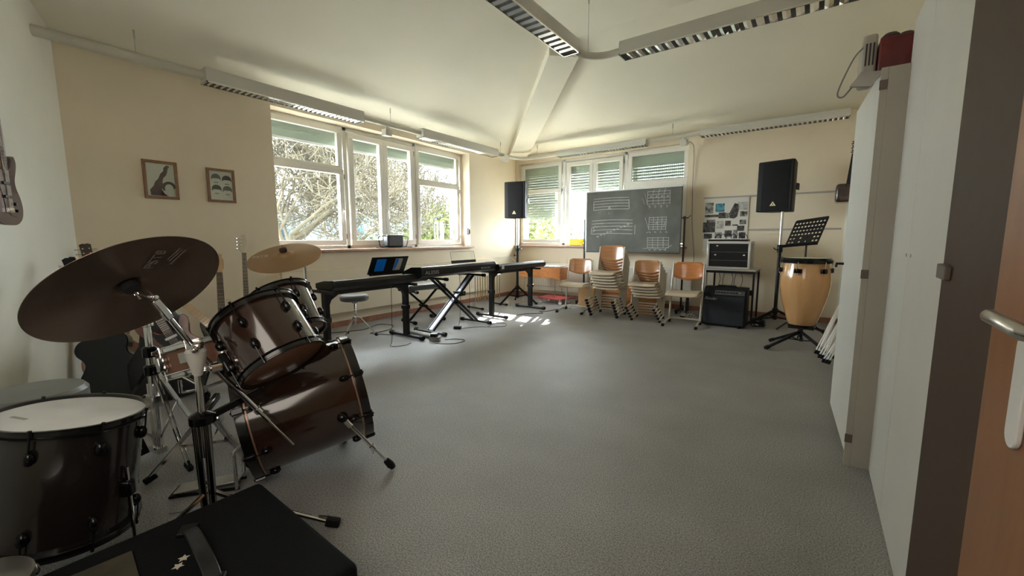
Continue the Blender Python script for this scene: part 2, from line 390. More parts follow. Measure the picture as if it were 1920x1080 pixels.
# ================================================================ cabinets and door on the right
HINGE = mat('brushed_hinge_metal', (0.13, 0.105, 0.085), 0.5, metal=0.3)
g = thing('tall_cabinet', 'tall pale grey two-door cupboard reaching above the brown door frame', 'cupboard', (5.518, -5.115, 0))
MB().bx(0.022, 0.62, -0.545, 0.5, 0.0, 2.195).build('body', CABW, g, bevel=0.002)
for y0, y1 in ((-0.545, 0.064), (0.070, 0.545)):
    dd = MB().bx(0, 0.02, y0+0.001, y1-0.001, 0.004, 2.193).build('door', CABW, g, bevel=0.0015)
    yk = y0+0.04 if y0 > 0 else y1-0.05
    MB().cyl((-0.003, yk, 1.13), (0.002, yk, 1.13), 0.007, n=12).build('lock', CHRD, dd)
g = thing('low_cabinet', 'white cupboard with a bright door left ajar and metal edge hinges, boxes on its top', 'cupboard', (5.44, -4.19, 0))
MB().bx(0.0, 0.7, -0.41, 0.42, 0.0, 2.005).build('body', CABS, g, bevel=0.002)
dm = MB(); dm.box((-0.034, 0.005, 1.03), (0.019, 0.83, 1.95), rz=math.radians(3.0)); dd = dm.build('door', CABW, g, bevel=0.0015)
MB().bx(-0.026, 0.0, -0.41, -0.385, 0.0, 2.005).build('side_strip', CABS, g)
for z in (0.15, 1.018, 1.925):
    MB().bx(-0.03, 0.0, -0.416, -0.411, z-0.022, z+0.022).bx(-0.024, -0.004, -0.422, -0.411, z-0.012, z+0.012).build('hinge', HINGE, dd)
MB().tube([(-0.06, 0.37, 1.03), (-0.1, 0.37, 1.03), (-0.1, 0.40, 1.01)], 0.008, 8).build('handle', BLKM, dd)
# heater box with vents and red crate on the low cupboard
g = thing('fan_heater', 'grey box with vent slots and a looped cable on top of the white cupboard', 'heater', (5.40, -4.40, 2.007))
MB().bx(-0.06, -0.002, -0.1, 0.16, 0.0, 0.2).build('housing', mat('grey_beige_plastic', (0.36, 0.34, 0.29), 0.6), g, bevel=0.012)
m = MB()
for i in range(3): m.bx(-0.048+0.014*i, -0.041+0.014*i, -0.103, -0.098, 0.05, 0.155)
m.build('vent', DARK, g)
m = MB(); m.tube(smooth([(-0.05, -0.09, 0.15), (-0.09, -0.10, 0.10), (-0.135, -0.11, -0.02), (-0.145, -0.11, -0.075), (-0.12, -0.11, -0.085), (-0.08, -0.105, -0.03), (-0.045, -0.1, 0.01)], 8), 0.004, 6); m.build('cable', GREYP, g)
m = MB(); m.prism([(-0.1, -0.05), (-0.02, -0.065), (0.03, 0.0), (-0.06, 0.01)], -0.14, -0.12, M=fr((0, -0.27, 0), (0, -1, 0), (1, 0, 0)))
m.build('bracket', CHRD, g)
RED = mat('dark_red_plastic', (0.12, 0.012, 0.012), 0.35, var=0.25, vs=14)
g = thing('storage_crate', 'dark red crate on top of the white cupboard, between heater and tall cupboard', 'crate', (5.515, -4.38, 2.007))
m = MB(); m.bx(-0.112, 0.3, -0.15, 0.15, 0, 0.16); m.build('crate_body', RED, g, bevel=0.008)
m = MB(); 
for i in range(5): m.ball((-0.07+0.06*i, -0.1+0.03*(i % 2), 0.165), 0.04, 10, (1, 1, 0.7))
m.build('contents', mat('dark_bag_cloth', (0.03, 0.012, 0.012), 0.5, var=0.4, vs=20), g)
# door: brown lining and veneered leaf with lever handle
g = struct(thing('door_1', None, None))
m = MB(); m.bx(5.508, 5.6, -5.775, -5.662, 0, 2.3); m.bx(5.5, 5.62, -6.155, -5.782, 0, 2.3); m.build('door_frame', BROWN, g, bevel=0.003)
MB().bx(5.502, 5.51, -5.784, -5.777, 0, 2.3).build('door_seal', mat('door_seal_rubber', (0.16, 0.11, 0.08), 0.5), g)
m = MB(); m.bx(5.494, 5.509, -5.75, -5.672, 1.088, 1.128); m.bx(5.487, 5.5, -5.80, -5.75, 1.09, 1.126); m.build('strike_plate', HINGE, g, bevel=0.002)
lf = MB().bx(5.494, 5.535, -7.02, -6.157, 0.005, 2.08).build('door_leaf', DOORW, g, bevel=0.002)
HM = mat('brushed_nickel', (0.62, 0.60, 0.56), 0.25, metal=1)
m = MB(); m.tube([(5.494, -6.52, 1.075), (5.455, -6.52, 1.075), (5.438, -6.505, 1.076), (5.435, -6.50, 1.078), (5.435, -6.385, 1.080), (5.4352, -6.379, 1.080), (5.436, -6.376, 1.080)], 0.011, 14, radii=[0.011, 0.011, 0.011, 0.0108, 0.0108, 0.009, 0.005]); m.build('handle', HM, g)
MB().prism([(a, b) for a, b in arc((0, 0.09, 0), 0.024, 0, PI, 10)[0:0]] or [(0.024*math.cos(t*PI/10), 0.07+0.024*math.sin(t*PI/10)) for t in range(11)] + [(-0.024*math.cos(t*PI/10), -0.07-0.024*math.sin(t*PI/10)) for t in range(11)], 0, 0.008, M=fr((5.494, -6.335, 0.955), (-1, 0, 0), (0, 1, 0))).build('handle_plate', WHT, g, bevel=0.002)

# ================================================================ suspended lights
def light_fixture(p0, p1, label, group, w=0.15, h=0.125, side=1, pitch=0.055, bw=0.016):
    p0, p1 = V(p0), V(p1); L = (p1-p0).length
    g = thing('ceiling_light', label, 'ceiling light', M=fr((p0+p1)/2, (0, 0, 1), p1-p0), group=group)
    m = MB(); m.prism([(-w/2+0.012, h), (w/2-0.012, h), (w/2, h-0.02), (w/2, 0), (-w/2, 0), (-w/2, h-0.02)], -L/2, L/2, M=fr((0, 0, 0), (1, 0, 0), (0, 1, 0)))
    m.build('housing', LAMPW, g)
    m = MB()
    m.bx(-L/2, L/2, -w/2, -w/2+0.008, -0.012, 0.0); m.bx(-L/2, L/2, w/2-0.008, w/2, -0.012, 0.0)
    m.bx(-L/2, -L/2+0.01, -w/2, w/2, -0.012, 0); m.bx(L/2-0.01, L/2, -w/2, w/2, -0.012, 0); m.build('rim', LAMPR, g)
    n = int(L/pitch); m = MB()
    MB().bx(-L/2+0.01, L/2-0.01, -w/2+0.008, w/2-0.008, -0.002, 0.0005).build('reflector', DARK, g)
    for i in range(1, n):
        x = -L/2 + L*i/n
        m.add([(x-bw, -w/2+0.01, 0), (x+bw, -w/2+0.01, 0), (x, -w/2+0.01, -0.012), (x-bw, w/2-0.01, 0), (x+bw, w/2-0.01, 0), (x, w/2-0.01, -0.012)],
              [(0, 1, 2), (3, 5, 4), (0, 2, 5, 3), (1, 4, 5, 2), (0, 3, 4, 1)])
    m.build('louvre', LAMPR, g)
    return g
zb = 2.705; XR = 0.33
GW = 'lights hung along the left wall'; GB = 'lights hung along the back wall'; GC = 'lights hung in the middle of the room'
light_fixture((XR, -5.66, zb), (XR, -3.93, zb), 'grey louvre light over the left edge of the left window', GW)
light_fixture((XR, -2.93, zb), (XR, -1.11, zb), 'grey louvre light over the right half of the left window, nearer the room corner', GW)
light_fixture((1.22, -XR, 2.72), (2.88, -XR, 2.72), 'grey louvre light above the chalkboard window', GB, h=0.095)
light_fixture((3.70, -XR, 2.74), (5.47, -XR, 2.74), 'grey louvre light on the back wall above the right loudspeaker', GB, h=0.095)
light_fixture((3.17, -5.2, 2.985), (3.17, -3.52, 2.985), 'grey louvre light in the middle pointing at the hip beam', GC, w=0.17, h=0.12, pitch=0.09, bw=0.034)
light_fixture((3.54, -3.16, 2.985), (5.36, -3.16, 2.985), 'grey louvre light in the middle running towards the cupboards', GC, w=0.17, h=0.12, pitch=0.09, bw=0.034)
RAILM = mat('cream_rail_enamel', (0.52, 0.50, 0.43), 0.5)
g = thing('light_rail', 'cream tube rail with rounded corner linking the lights along two walls', 'light rail'); rail1 = g
m = MB(); zr = 2.765
m.tube([(XR, -6.82, zr), (XR, -5.66, zr)], 0.042, 12); m.build('tube', RAILM, g)
m = MB(); m.tube([(XR, -3.93, zr), (XR, -2.93, zr)], 0.034, 12); m.build('tube', RAILM, g)
m = MB(); m.tube([(XR, -1.12, zr)] + [(XR+0.25-0.25*math.cos(t*PI/12), -XR-0.25+0.25*math.sin(t*PI/12), zr) for t in range(7)] + [(1.22, -XR, zr)], 0.034, 12); m.build('tube', RAILM, g)
m = MB(); m.tube([(2.88, -XR, zr+0.01), (3.70, -XR, zr+0.02)], 0.034, 12); m.build('tube', RAILM, g)
def wire(p, ztop, par):
    m = MB(); m.cyl((p[0], p[1], p[2]), (p[0], p[1], ztop), 0.0022, n=6); m.cyl((p[0], p[1], ztop-0.07), (p[0], p[1], ztop+0.01), 0.007, n=8); m.build('suspension_wire', CHRD, par)
zc = lambda x, y: 2.9 + min(x, -y, 2.56)*s_
for p in ((XR, -6.15), (XR, -3.46), (XR, -0.95), (0.75, -XR), (3.28, -XR)): wire((p[0], p[1], zr+0.03), zc(*p), g)
g = thing('light_rail', 'cream elbow tube joining the two lights in the middle of the room', 'light rail')
m = MB(); m.tube([(3.17, -3.52, 3.04)] + [(3.42-0.25*math.cos(t*PI/12), -3.41+0.25*math.sin(t*PI/12), 3.04) for t in range(7)] + [(3.54, -3.16, 3.04)], 0.034, 12); m.build('tube', RAILM, g)
wire((3.22, -3.26, 3.06), 3.6, g)
for (x, y, z, lb) in ((XR, -3.53, 2.66, 'grey junction box'), (0.40, -0.90, 2.69, 'cream junction box'), (3.46, -XR, 2.69, 'grey junction box')):
    m = MB(); m.T = Matrix.Translation((x, y, z)); m.bx(-0.05, 0.05, -0.05, 0.05, -0.055, 0.035); jb = m.build('junction_box', LAMPW, rail1, bevel=0.008)
    m = MB(); m.T = Matrix.Translation((x, y, z)); m.cyl((0, 0, 0.03), (0, 0, 0.08), 0.02); m.build('neck', LAMPW, jb)
g = thing('hanging_cable', 'thin pale cable hanging down the back wall from the junction box', 'cable')
m = MB(); m.tube(smooth([(3.5, -0.3, 2.68), (3.53, -0.2, 2.7), (3.55, -0.06, 2.6), (3.55, -0.03, 2.0), (3.57, -0.02, 1.4), (3.62, -0.02, 0.9), (3.6, -0.03, 0.7)], 8), 0.005, 6); m.build('cord', GREYP, g)

# ================================================================ posters and wall rails
PINE = wood('brown_poster_frame_wood', (0.27, 0.15, 0.075), (0.20, 0.10, 0.05), 0.5, 4, (2, 2, 2), 3)
PAPER = mat('off_white_paper', (0.60, 0.58, 0.52), 0.7)
INK = mat('dark_print_ink', (0.035, 0.03, 0.027), 0.7); INKB = mat('brown_print_ink', (0.06, 0.02, 0.018), 0.7); INKG = mat('grey_print_ink', (0.10, 0.105, 0.09), 0.7)
def poster(y0, y1, z0, z1, label, art):
    g = thing('framed_poster', label, 'framed poster', M=fr((0.0, (y0+y1)/2, (z0+z1)/2), (1, 0, 0), (0, 1, 0)), group='framed posters on the left wall')
    w_, h_ = (y1-y0)/2, (z1-z0)/2; b_ = 0.026
    m = MB(); m.bx(-w_, w_, h_-b_, h_, 0.002, 0.022); m.bx(-w_, w_, -h_, -h_+b_, 0.002, 0.022); m.bx(-w_, -w_+b_, -h_+b_, h_-b_, 0.002, 0.022); m.bx(w_-b_, w_, -h_+b_, h_-b_, 0.002, 0.022)
    m.build('frame', PINE, g, bevel=0.003)
    pr = MB().bx(-w_+b_, w_-b_, -h_+b_, h_-b_, 0.003, 0.008).build('print', PAPER, g); art(pr)
    MB().bx(-w_+b_, w_-b_, -h_+b_, h_-b_, 0.0125, 0.0135).build('pane', GLASS, g)
    return g
def art1(p):   # silhouette of a raised guitar neck beside a round-haired figure
    m = MB(); T = (0.0082, 0.0088)
    m.prism([(-0.085, -0.15), (-0.09, -0.10), (-0.06, -0.06), (-0.045, -0.02), (-0.02, 0.01), (0.0, 0.06), (0.025, 0.085), (0.03, 0.12), (0.055, 0.145), (0.075, 0.135), (0.06, 0.11), (0.055, 0.08), (0.045, 0.05), (0.02, 0.02), (0.01, -0.02), (0.02, -0.05), (0.0, -0.09), (0.02, -0.13), (0.05, -0.152)], *T)
    m.build('picture', INKB, p)
    m = MB(); m.prism([(0.01+0.05+0.055*math.cos(t), -0.07+0.06*math.sin(t)) for t in [PI*1.15-k*PI*1.15/12 for k in range(13)]] + [(0.06+0.035*math.cos(t), -0.08+0.045*math.sin(t)) for t in [k*PI*1.15/12 for k in range(13)]], *T)
    m.build('picture', INK, p)
def art2(p):
    for i, (x, y) in enumerate(((-0.045, 0.085), (0.055, 0.075), (-0.045, -0.03), (0.055, -0.035))):
        m = MB(); m.prism([(x+0.044*math.cos(t), y-0.005+0.042*math.sin(t)) for t in [k*PI/12 for k in range(13)]] + [(x-0.044, y-0.03), (x-0.03, y-0.012), (x+0.03, y-0.012), (x+0.044, y-0.03)], 0.0082, 0.0088)
        m.build('picture', INKG if i in (0, 3) else INK, p)
        m = MB(); m.prism([(x-0.016, y-0.05), (x+0.016, y-0.05), (x+0.022, y-0.058), (x-0.022, y-0.058)], 0.0082, 0.0088); m.build('picture', INKG, p)
poster(-6.115, -5.846, 1.59, 1.954, 'framed print of a dark raised guitar neck, nearer the front corner', art1)
poster(-5.60, -5.338, 1.59, 1.943, 'framed print of four dark mop haircuts, nearer the window', art2)
RAILG = mat('grey_picture_rail', (0.36, 0.34, 0.30), 0.5)
for z, lb in ((1.835, 'thin grey hanging rail on the back wall, the upper one behind the loudspeaker'), (1.325, 'thin grey hanging rail on the back wall, the lower one behind the music stand')):
    g = thing('picture_rail', lb, 'wall rail'); MB().bx(3.72 if z > 1.5 else 4.38, 5.5, -0.016, 0, z-0.012, z+0.012).build('rail', RAILG, g, bevel=0.002)
g = thing('cable_cover', 'slim cream cable duct running up the back wall at the right', 'cable duct')
MB().bx(5.53, 5.555, -0.02, 0, 0.08, 1.75).build('duct', WALLW, g)
# collage board
g = thing('pin_board', 'white board covered with a collage of black and white pictures on the back wall', 'pin board', M=fr((4.055, -0.002, 1.41), (0, -1, 0), (1, 0, 0)))
MB().bx(-0.315, 0.315, -0.42, 0.415, 0, 0.012).build('board', mat('collage_white_board', (0.62, 0.60, 0.54), 0.6), g, bevel=0.002)
PH1 = mat('photo_print_grey', (0.20, 0.19, 0.17), 0.5, var=0.9, vs=22); PH2 = mat('photo_print_dark', (0.06, 0.05, 0.045), 0.5, var=0.9, vs=30); PH3 = mat('photo_print_teal', (0.05, 0.20, 0.26), 0.5, var=0.8, vs=25); PH4 = mat('photo_print_light', (0.40, 0.39, 0.36), 0.5, var=0.3, vs=25)
cl = [(-0.3, 0.18, 0.12, 0.17, 1), (-0.15, 0.2, 0.13, 0.13, 3), (0.24-0.08, 0.22, 0.14, 0.12, 4), (-0.3, 0.12, 0.2, 0.04, 2), (-0.1, 0.1, 0.1, 0.09, 2), (0.0, 0.1, 0.07, 0.08, 1), (0.2, 0.12, 0.1, 0.08, 1), (-0.32, -0.12, 0.18, 0.16, 2), (-0.27, 0.03, 0.13, 0.05, 1), (-0.12, -0.06, 0.1, 0.12, 4), (0.0, -0.02, 0.08, 0.08, 2), (0.1, -0.02, 0.08, 0.02, 2), (0.2, 0.0, 0.09, 0.07, 1), (0.17, -0.1, 0.1, 0.08, 2), (-0.3, -0.22, 0.12, 0.08, 2), (0.0, -0.19, 0.1, 0.1, 2), (0.12, -0.22, 0.06, 0.14, 1), (-0.14, -0.22, 0.1, 0.1, 1), (0.2, -0.22, 0.09, 0.1, 2)]
for i, (x, y, w_, h_, k) in enumerate(cl):
    MB().bx(x, x+w_, y, y+h_, 0.012, 0.0125+0.0004*(i % 4)).build('picture', (PH1, PH2, PH3, PH4)[k-1], g)
m = MB(); m.prism([(0.06, 0.10), (0.05, 0.17), (0.08, 0.24), (0.12, 0.33), (0.17, 0.31), (0.18, 0.22), (0.16, 0.12), (0.12, 0.09)], 0.0145, 0.015); m.build('picture', PH2, g)

# ================================================================ things on the sills
g = thing('portable_mixer', 'dark grey box with side carrying bars on the left window sill', 'mixer', (-0.06, -3.12, WZ0+0.001))
MB().bx(-0.06, 0.06, -0.2, 0.1, 0.012, 0.2).build('body', mat('dark_grey_moulding', (0.035, 0.037, 0.036), 0.5), g, bevel=0.025)
for s in (-1, 1):
    yy = -0.2 if s < 0 else 0.1
    m = MB(); m.tube([(0, yy+0.02*-s, 0.185), (0, yy+0.12*s, 0.17), (0, yy+0.13*s, 0.15), (0, yy+0.10*s, 0.02), (0, yy, 0.01)], 0.008, 8); m.build('carrying_bar', BLKM, g)
MB().bx(-0.07, 0.07, -0.33, 0.26, 0, 0.012).build('base', BLK, g, bevel=0.003)
g = thing('wall_timer', 'white wired box on the right reveal of the left window', 'wall box', (-0.07, -1.461, 1.28))
MB().bx(-0.045, 0.035, -0.05, 0, -0.01, 0.11).build('box', WHT, g, bevel=0.006)
MB().bx(0.036, 0.055, -0.035, 0, 0.01, 0.09).build('switch', GREYP, g, bevel=0.003)
m = MB(); m.tube(smooth([(0, -0.045, 0.0), (0.02, -0.05, -0.08), (0.03, -0.05, -0.15), (0.01, -0.04, -0.212)], 6), 0.006, 6); m.build('cable', WHT, g)
g = thing('paper_note', 'small white paper lying on the left window sill', 'paper', (-0.1, -1.75, WZ0+0.001)); MB().box((0, 0, 0.004), (0.08, 0.15, 0.008), rz=0.3).build('sheet', WHT, g)
YEL = mat('bright_yellow_plastic', (0.9, 0.72, 0.0), 0.4)
g = thing('plastic_basket', 'bright yellow plastic basket on the back window sill', 'basket', (1.46, -0.0, WZ0+0.001))
m = MB(); m.prism([(-0.105, 0), (0.105, 0), (0.125, 0.125), (0.132, 0.125), (0.132, 0.135), (0.118, 0.135), (0.098, 0.008), (-0.098, 0.008), (-0.118, 0.135), (-0.132, 0.135), (-0.132, 0.125), (-0.125, 0.125)], -0.06, 0.07, M=fr((0, 0, 0), (0, -1, 0), (1, 0, 0)))
m.bx(-0.11, 0.11, -0.07, -0.062, 0, 0.13); m.bx(-0.11, 0.11, 0.052, 0.06, 0, 0.13); m.build('basket', YEL, g, bevel=0.002)
# ================================================================ keyboards
KEYW = mat('white_keys', (0.75, 0.74, 0.70), 0.3)
KBK = mat('black_keyboard_casing', (0.005, 0.005, 0.006), 0.38, spec=0.4, bump=0.05, bs=300)
LET = mat('pale_lettering', (0.42, 0.42, 0.40), 0.5)
def keyboard(name, label, centre, ang, L, D, z0, hb, hf):
    # local x along the keyboard, -y = player's side (front), +y = back
    g = thing(name, label, 'keyboard', (centre[0], centre[1], z0), ang, 'keyboards in a row before the left window')
    m = MB(); m.prism([(-D/2, 0.012), (-D/2, hf), (-D/2+0.14, hf+0.012), (-D/2+0.17, hb), (D/2-0.02, hb+0.006), (D/2, hb-0.02), (D/2, 0.03), (D/2-0.03, 0), (-D/2+0.03, 0)], -L/2+0.02, L/2-0.02, M=fr((0, 0, 0), (1, 0, 0), (0, 1, 0)))
    m.build('casing', KBK, g, bevel=0.004)
    for s in (-1, 1):
        m = MB(); m.prism([(-D/2-0.01, 0.01), (-D/2-0.01, hf+0.015), (-D/2+0.15, hb+0.004), (D/2-0.02, hb+0.012), (D/2+0.004, hb-0.02), (D/2+0.004, 0.02), (D/2-0.04, -0.004), (-D/2+0.03, -0.004)], 0, 0.024, M=fr((s*(L/2-0.012)-0.012, 0, 0), (1, 0, 0), (0, 1, 0)))
        m.build('end_cheek', KBK, g, bevel=0.005)
    m = MB(); n = 52; kw = (L-0.12)/n
    for i in range(n): m.bx(-L/2+0.06+i*kw+0.0006, -L/2+0.06+(i+1)*kw-0.0006, -D/2+0.002, -D/2+0.145, hf+0.002, hf+0.018)
    m.build('white_keys', KEYW, g)
    m = MB()
    for i in range(n):
        if i % 7 in (0, 1, 3, 4, 5): m.bx(-L/2+0.06+(i+1)*kw-0.006, -L/2+0.06+(i+1)*kw+0.006, -D/2+0.05, -D/2+0.145, hf+0.018, hf+0.03)
    m.build('black_keys', BLK, g); return g
# 1: nearest the drum kit, on a table style stand
P1a, P1b = V((0.40, -4.58, 0)), V((1.08, -3.92, 0))
a1 = math.atan2(P1b.y-P1a.y, P1b.x-P1a.x)
dd1 = (P1b-P1a).normalized(); c1 = V((0.985, -4.05, 0))
kb1 = keyboard('stage_piano', 'black digital piano with a raised music rest, nearest the drum kit', (1.22, -4.43), -PI/2, 1.27, 0.31, 0.682, 0.09, 0.045)
# music rest with two blue cut-outs
g = thing('music_rest', 'black music rest with bright blue sheets standing on the nearest digital piano', 'music rest', M=Matrix.Translation((1.12, -4.23, 0.792)) @ Matrix.Rotation(PI/2, 4, 'Z') @ Matrix.Rotation(math.radians(28), 4, 'X'))
MB().bx(-0.26, 0.26, -0.005, 0.005, 0.0, 0.225).build('panel', BLK, g, bevel=0.004)
BLUE = mat('bright_blue_sheet', (0.0, 0.22, 0.95), 0.5); BLUE2 = mat('pale_sheet', (0.55, 0.52, 0.48), 0.6)
MB().prism([(-0.18, 0.04), (-0.06, 0.04), (-0.055, 0.045), (-0.055, 0.195), (-0.06, 0.2), (-0.18, 0.2), (-0.185, 0.195), (-0.185, 0.045)], 0.005, 0.0065, M=fr((0, 0, 0), (0, -1, 0), (1, 0, 0))).build('blue_sheet', BLUE, g)
MB().prism([(0.075, 0.04), (0.175, 0.04), (0.18, 0.045), (0.18, 0.195), (0.175, 0.2), (0.075, 0.2)], 0.005, 0.006, M=fr((0, 0, 0), (0, -1, 0), (1, 0, 0))).build('pale_sheet', BLUE2, g)
MB().prism([(0.08, 0.045), (0.095, 0.05), (0.115, 0.09), (0.122, 0.15), (0.123, 0.196), (0.08, 0.196)], 0.006, 0.007, M=fr((0, 0, 0), (0, -1, 0), (1, 0, 0))).build('blue_shape', BLUE, g)
MB().bx(-0.24, 0.24, -0.03, 0.0, -0.004, 0.008).build('ledge', BLK, g)
def table_stand(name, label, A, B, zt, footdir, fl=0.42, lw=0.075, gs=1):
    # two rectangular legs with gusset brackets, T feet and a cross rail
    A, B = V(A), V(B); u = (B-A).normalized(); nrm = V((-u.y, u.x, 0)); L = (B-A).length
    g = thing(name, label, 'keyboard stand', A.lerp(B, 0.5), math.atan2(u.y, u.x), 'table style keyboard stands')
    for s in (-1, 1):
        x = s*L/2
        MB().bx(x-0.024, x+0.024, -lw/2, lw/2, 0.04, zt-0.02).build('leg', BLKM, g, bevel=0.004)
        m = MB(); m.bx(x-0.03, x+0.03, -lw/2-0.01, lw/2+0.01, zt*0.52, zt*0.52+0.05); m.build('collar', BLKM, g, bevel=0.003)
        m = MB(); m.bx(x-0.02, x+0.02, -0.2, 0.2, zt-0.03, zt); m.build('support_arm', BLKM, g, bevel=0.003)
        m = MB(); m.prism([(x-s*0.02, zt-0.17), (x-s*0.02, zt-0.02), (x-s*0.13, zt-0.02), (x-s*0.13, zt-0.05), (x-s*0.05, zt-0.10)], -lw/2+0.01, lw/2-0.01, M=fr((0, 0, 0), (0, -1, 0), (1, 0, 0))); m.build('gusset', BLKM, g, bevel=0.003)
        f = MB(); f.cyl((x, -fl/2, 0.03), (x, fl/2, 0.03), 0.02, n=12); fo = f.build('foot', BLKM, g)
        for e in (-1, 1): MB().cyl((x, e*(fl/2-0.02), 0.03), (x, e*(fl/2+0.03), 0.03), 0.028, n=12).build('end_cap', RUB, fo)
    MB().bx(-L/2, L/2, -0.025, 0.025, zt-0.05, zt-0.012).build('cross_rail', BLKM, g, bevel=0.003)
    return g
table_stand('keyboard_stand', 'black table style stand under the piano nearest the drums', (1.25, -5.075, 0), (1.25, -4.06, 0), 0.68, None, fl=0.54)
# 2: middle keyboard on a double X stand, its back towards the camera
kb2 = keyboard('electric_piano', 'long black electric piano with pale lettering on its back, in the middle of the row', (1.27, -3.24), -PI/2+0.035, 1.50, 0.33, 0.725, 0.125, 0.05)
text('lettering', 'ALESIS', 0.062, Matrix.Translation((0.57, 0.1655, 0.062)) @ Matrix.Rotation(PI, 4, 'Z') @ Matrix.Rotation(PI/2, 4, 'X'), LET, kb2, sx=1.35)
text('lettering', 'RECITAL PRO', 0.032, Matrix.Translation((-0.50, 0.1655, 0.058)) @ Matrix.Rotation(PI, 4, 'Z') @ Matrix.Rotation(PI/2, 4, 'X'), LET, kb2, sx=1.1)
m = MB(); m.bx(-0.2, -0.08, 0.163, 0.168, 0.03, 0.07); m.cyl((-0.05, 0.163, 0.05), (-0.05, 0.169, 0.05), 0.008); m.build('socket_panel', BLK, kb2)
# wire music rest on kb2
g = thing('wire_music_rest', 'clear music rest with thin dark wire edge on the middle electric piano', 'music rest', M=Matrix.Translation((1.30, -3.06, 0.87)) @ Matrix.Rotation(-PI/2+0.0+PI, 4, 'Z') @ Matrix.Rotation(math.radians(-12), 4, 'X'))
m = MB(); m.tube([(-0.24, 0, 0.0), (-0.24, 0, 0.15), (-0.235, 0, 0.155), (0.235, 0, 0.155), (0.24, 0, 0.15), (0.24, 0, 0)], 0.003, 6); m.build('wire', GREYP, g)
MB().bx(-0.245, 0.245, -0.004, 0.004, -0.004, 0.035).build('lower_bar', BLK, g)
MB().bx(-0.236, 0.236, -0.001, 0.001, 0.03, 0.15).build('clear_sheet', GLASS, g)
def x_stand(g, hy, zt, fx, mats, w=0.03, dbl=0.045, fl=0.5, dx=0):
    # scissor in the local x-z plane; feet along y
    for k, s in enumerate((-1, 1)):
        for e in (-1, 1):
            m = MB(); m.bar((s*hy, e*dbl + k*0.012, 0.035), (-s*fx, e*dbl + k*0.012, zt), 0.022, w, (0, 1, 0)); m.build('leg_tube', mats[k], g, bevel=0.003)
        f = MB(); f.cyl((s*hy, -fl/2, 0.028), (s*hy, fl/2, 0.028), 0.016, n=10); fo = f.build('foot', BLKM, g)
        for e in (-1, 1): MB().cyl((s*hy, e*(fl/2-0.02), 0.028), (s*hy, e*(fl/2+0.03), 0.028), 0.026, n=12).build('end_cap', RUB, fo)
        a = MB(); a.cyl((-s*fx, -0.22, zt), (-s*fx, 0.22, zt), 0.015, n=10); ao = a.build('support_arm', BLKM, g)
        for e in (-1, 1): MB().cyl((-s*fx, e*0.2, zt), (-s*fx, e*0.25, zt), 0.022, n=10).build('end_cap', RUB, ao)
    m = MB(); m.cyl((0, -0.09, zt*0.5), (0, 0.09, zt*0.5), 0.022, n=12); m.build('pivot', BLKM, g)
SILV = mat('violet_grey_tube', (0.42, 0.42, 0.50), 0.3, metal=0.3)
g = thing('keyboard_stand', 'black and silvery X stand under the middle electric piano', 'keyboard stand', (1.34, -3.32, 0), PI/2)
x_stand(g, 0.44, 0.70, 0.36, (BLKM, BLKM))
m = MB(); m.bar((-0.43, 0, 0.05), (0.34, 0, 0.68), 0.05, 0.012, (0, 1, 0)); m.build('silver_plate', SILV, g)
m = MB(); m.bx(0.06, 0.16, -0.07, 0.07, 0.43, 0.49); m.tube([(0.12, -0.07, 0.46), (0.05, -0.1, 0.53)], 0.006); m.build('lock_lever', BLKM, g, bevel=0.004)
# piano bench with X legs
SEAT = mat('black_glossy_vinyl', (0.05, 0.054, 0.058), 0.42, spec=0.9, coat=0.5, bump=0.1, bs=40)
g = thing('piano_bench', 'black X-leg piano bench with shiny padded seat between two keyboards', 'bench', (0.66, -3.25, 0), 1.40)
m = MB(); m.bx(-0.31, 0.31, -0.15, 0.15, 0.475, 0.555); m.build('seat', SEAT, g, bevel=0.022, seg=3)
x_stand(g, 0.24, 0.465, 0.24, (BLKM, BLKM), w=0.028, dbl=0.0, fl=0.3)
# 3: far keyboard
kb3 = keyboard('workstation_keyboard', 'black keyboard at the far end of the row, beside the corner loudspeaker', (1.29, -1.80), -PI/2+0.02, 1.36, 0.32, 0.715, 0.095, 0.05)
table_stand('keyboard_stand', 'black table style stand under the far keyboard near the corner', (1.285, -2.44, 0), (1.31, -1.41, 0), 0.712, None, fl=0.54)
MB().bx(0.56, 0.62, 0.161, 0.1645, 0.03, 0.088).build('sticker', WHT, kb3)
g = thing('wire_music_rest', 'clear music rest with pale wire edge on the far keyboard', 'music rest', M=Matrix.Translation((1.22, -1.95, 0.81)) @ Matrix.Rotation(-PI/2+PI, 4, 'Z') @ Matrix.Rotation(math.radians(-50), 4, 'X'))
m = MB(); m.tube([(-0.24, 0, 0.0), (-0.24, 0, 0.13), (-0.23, 0, 0.14), (0.23, 0, 0.14), (0.24, 0, 0.13), (0.24, 0, 0)], 0.004, 6); m.build('wire', WHT, g)
MB().bx(-0.236, 0.236, -0.001, 0.001, 0.0, 0.135).build('clear_sheet', GLASS, g)
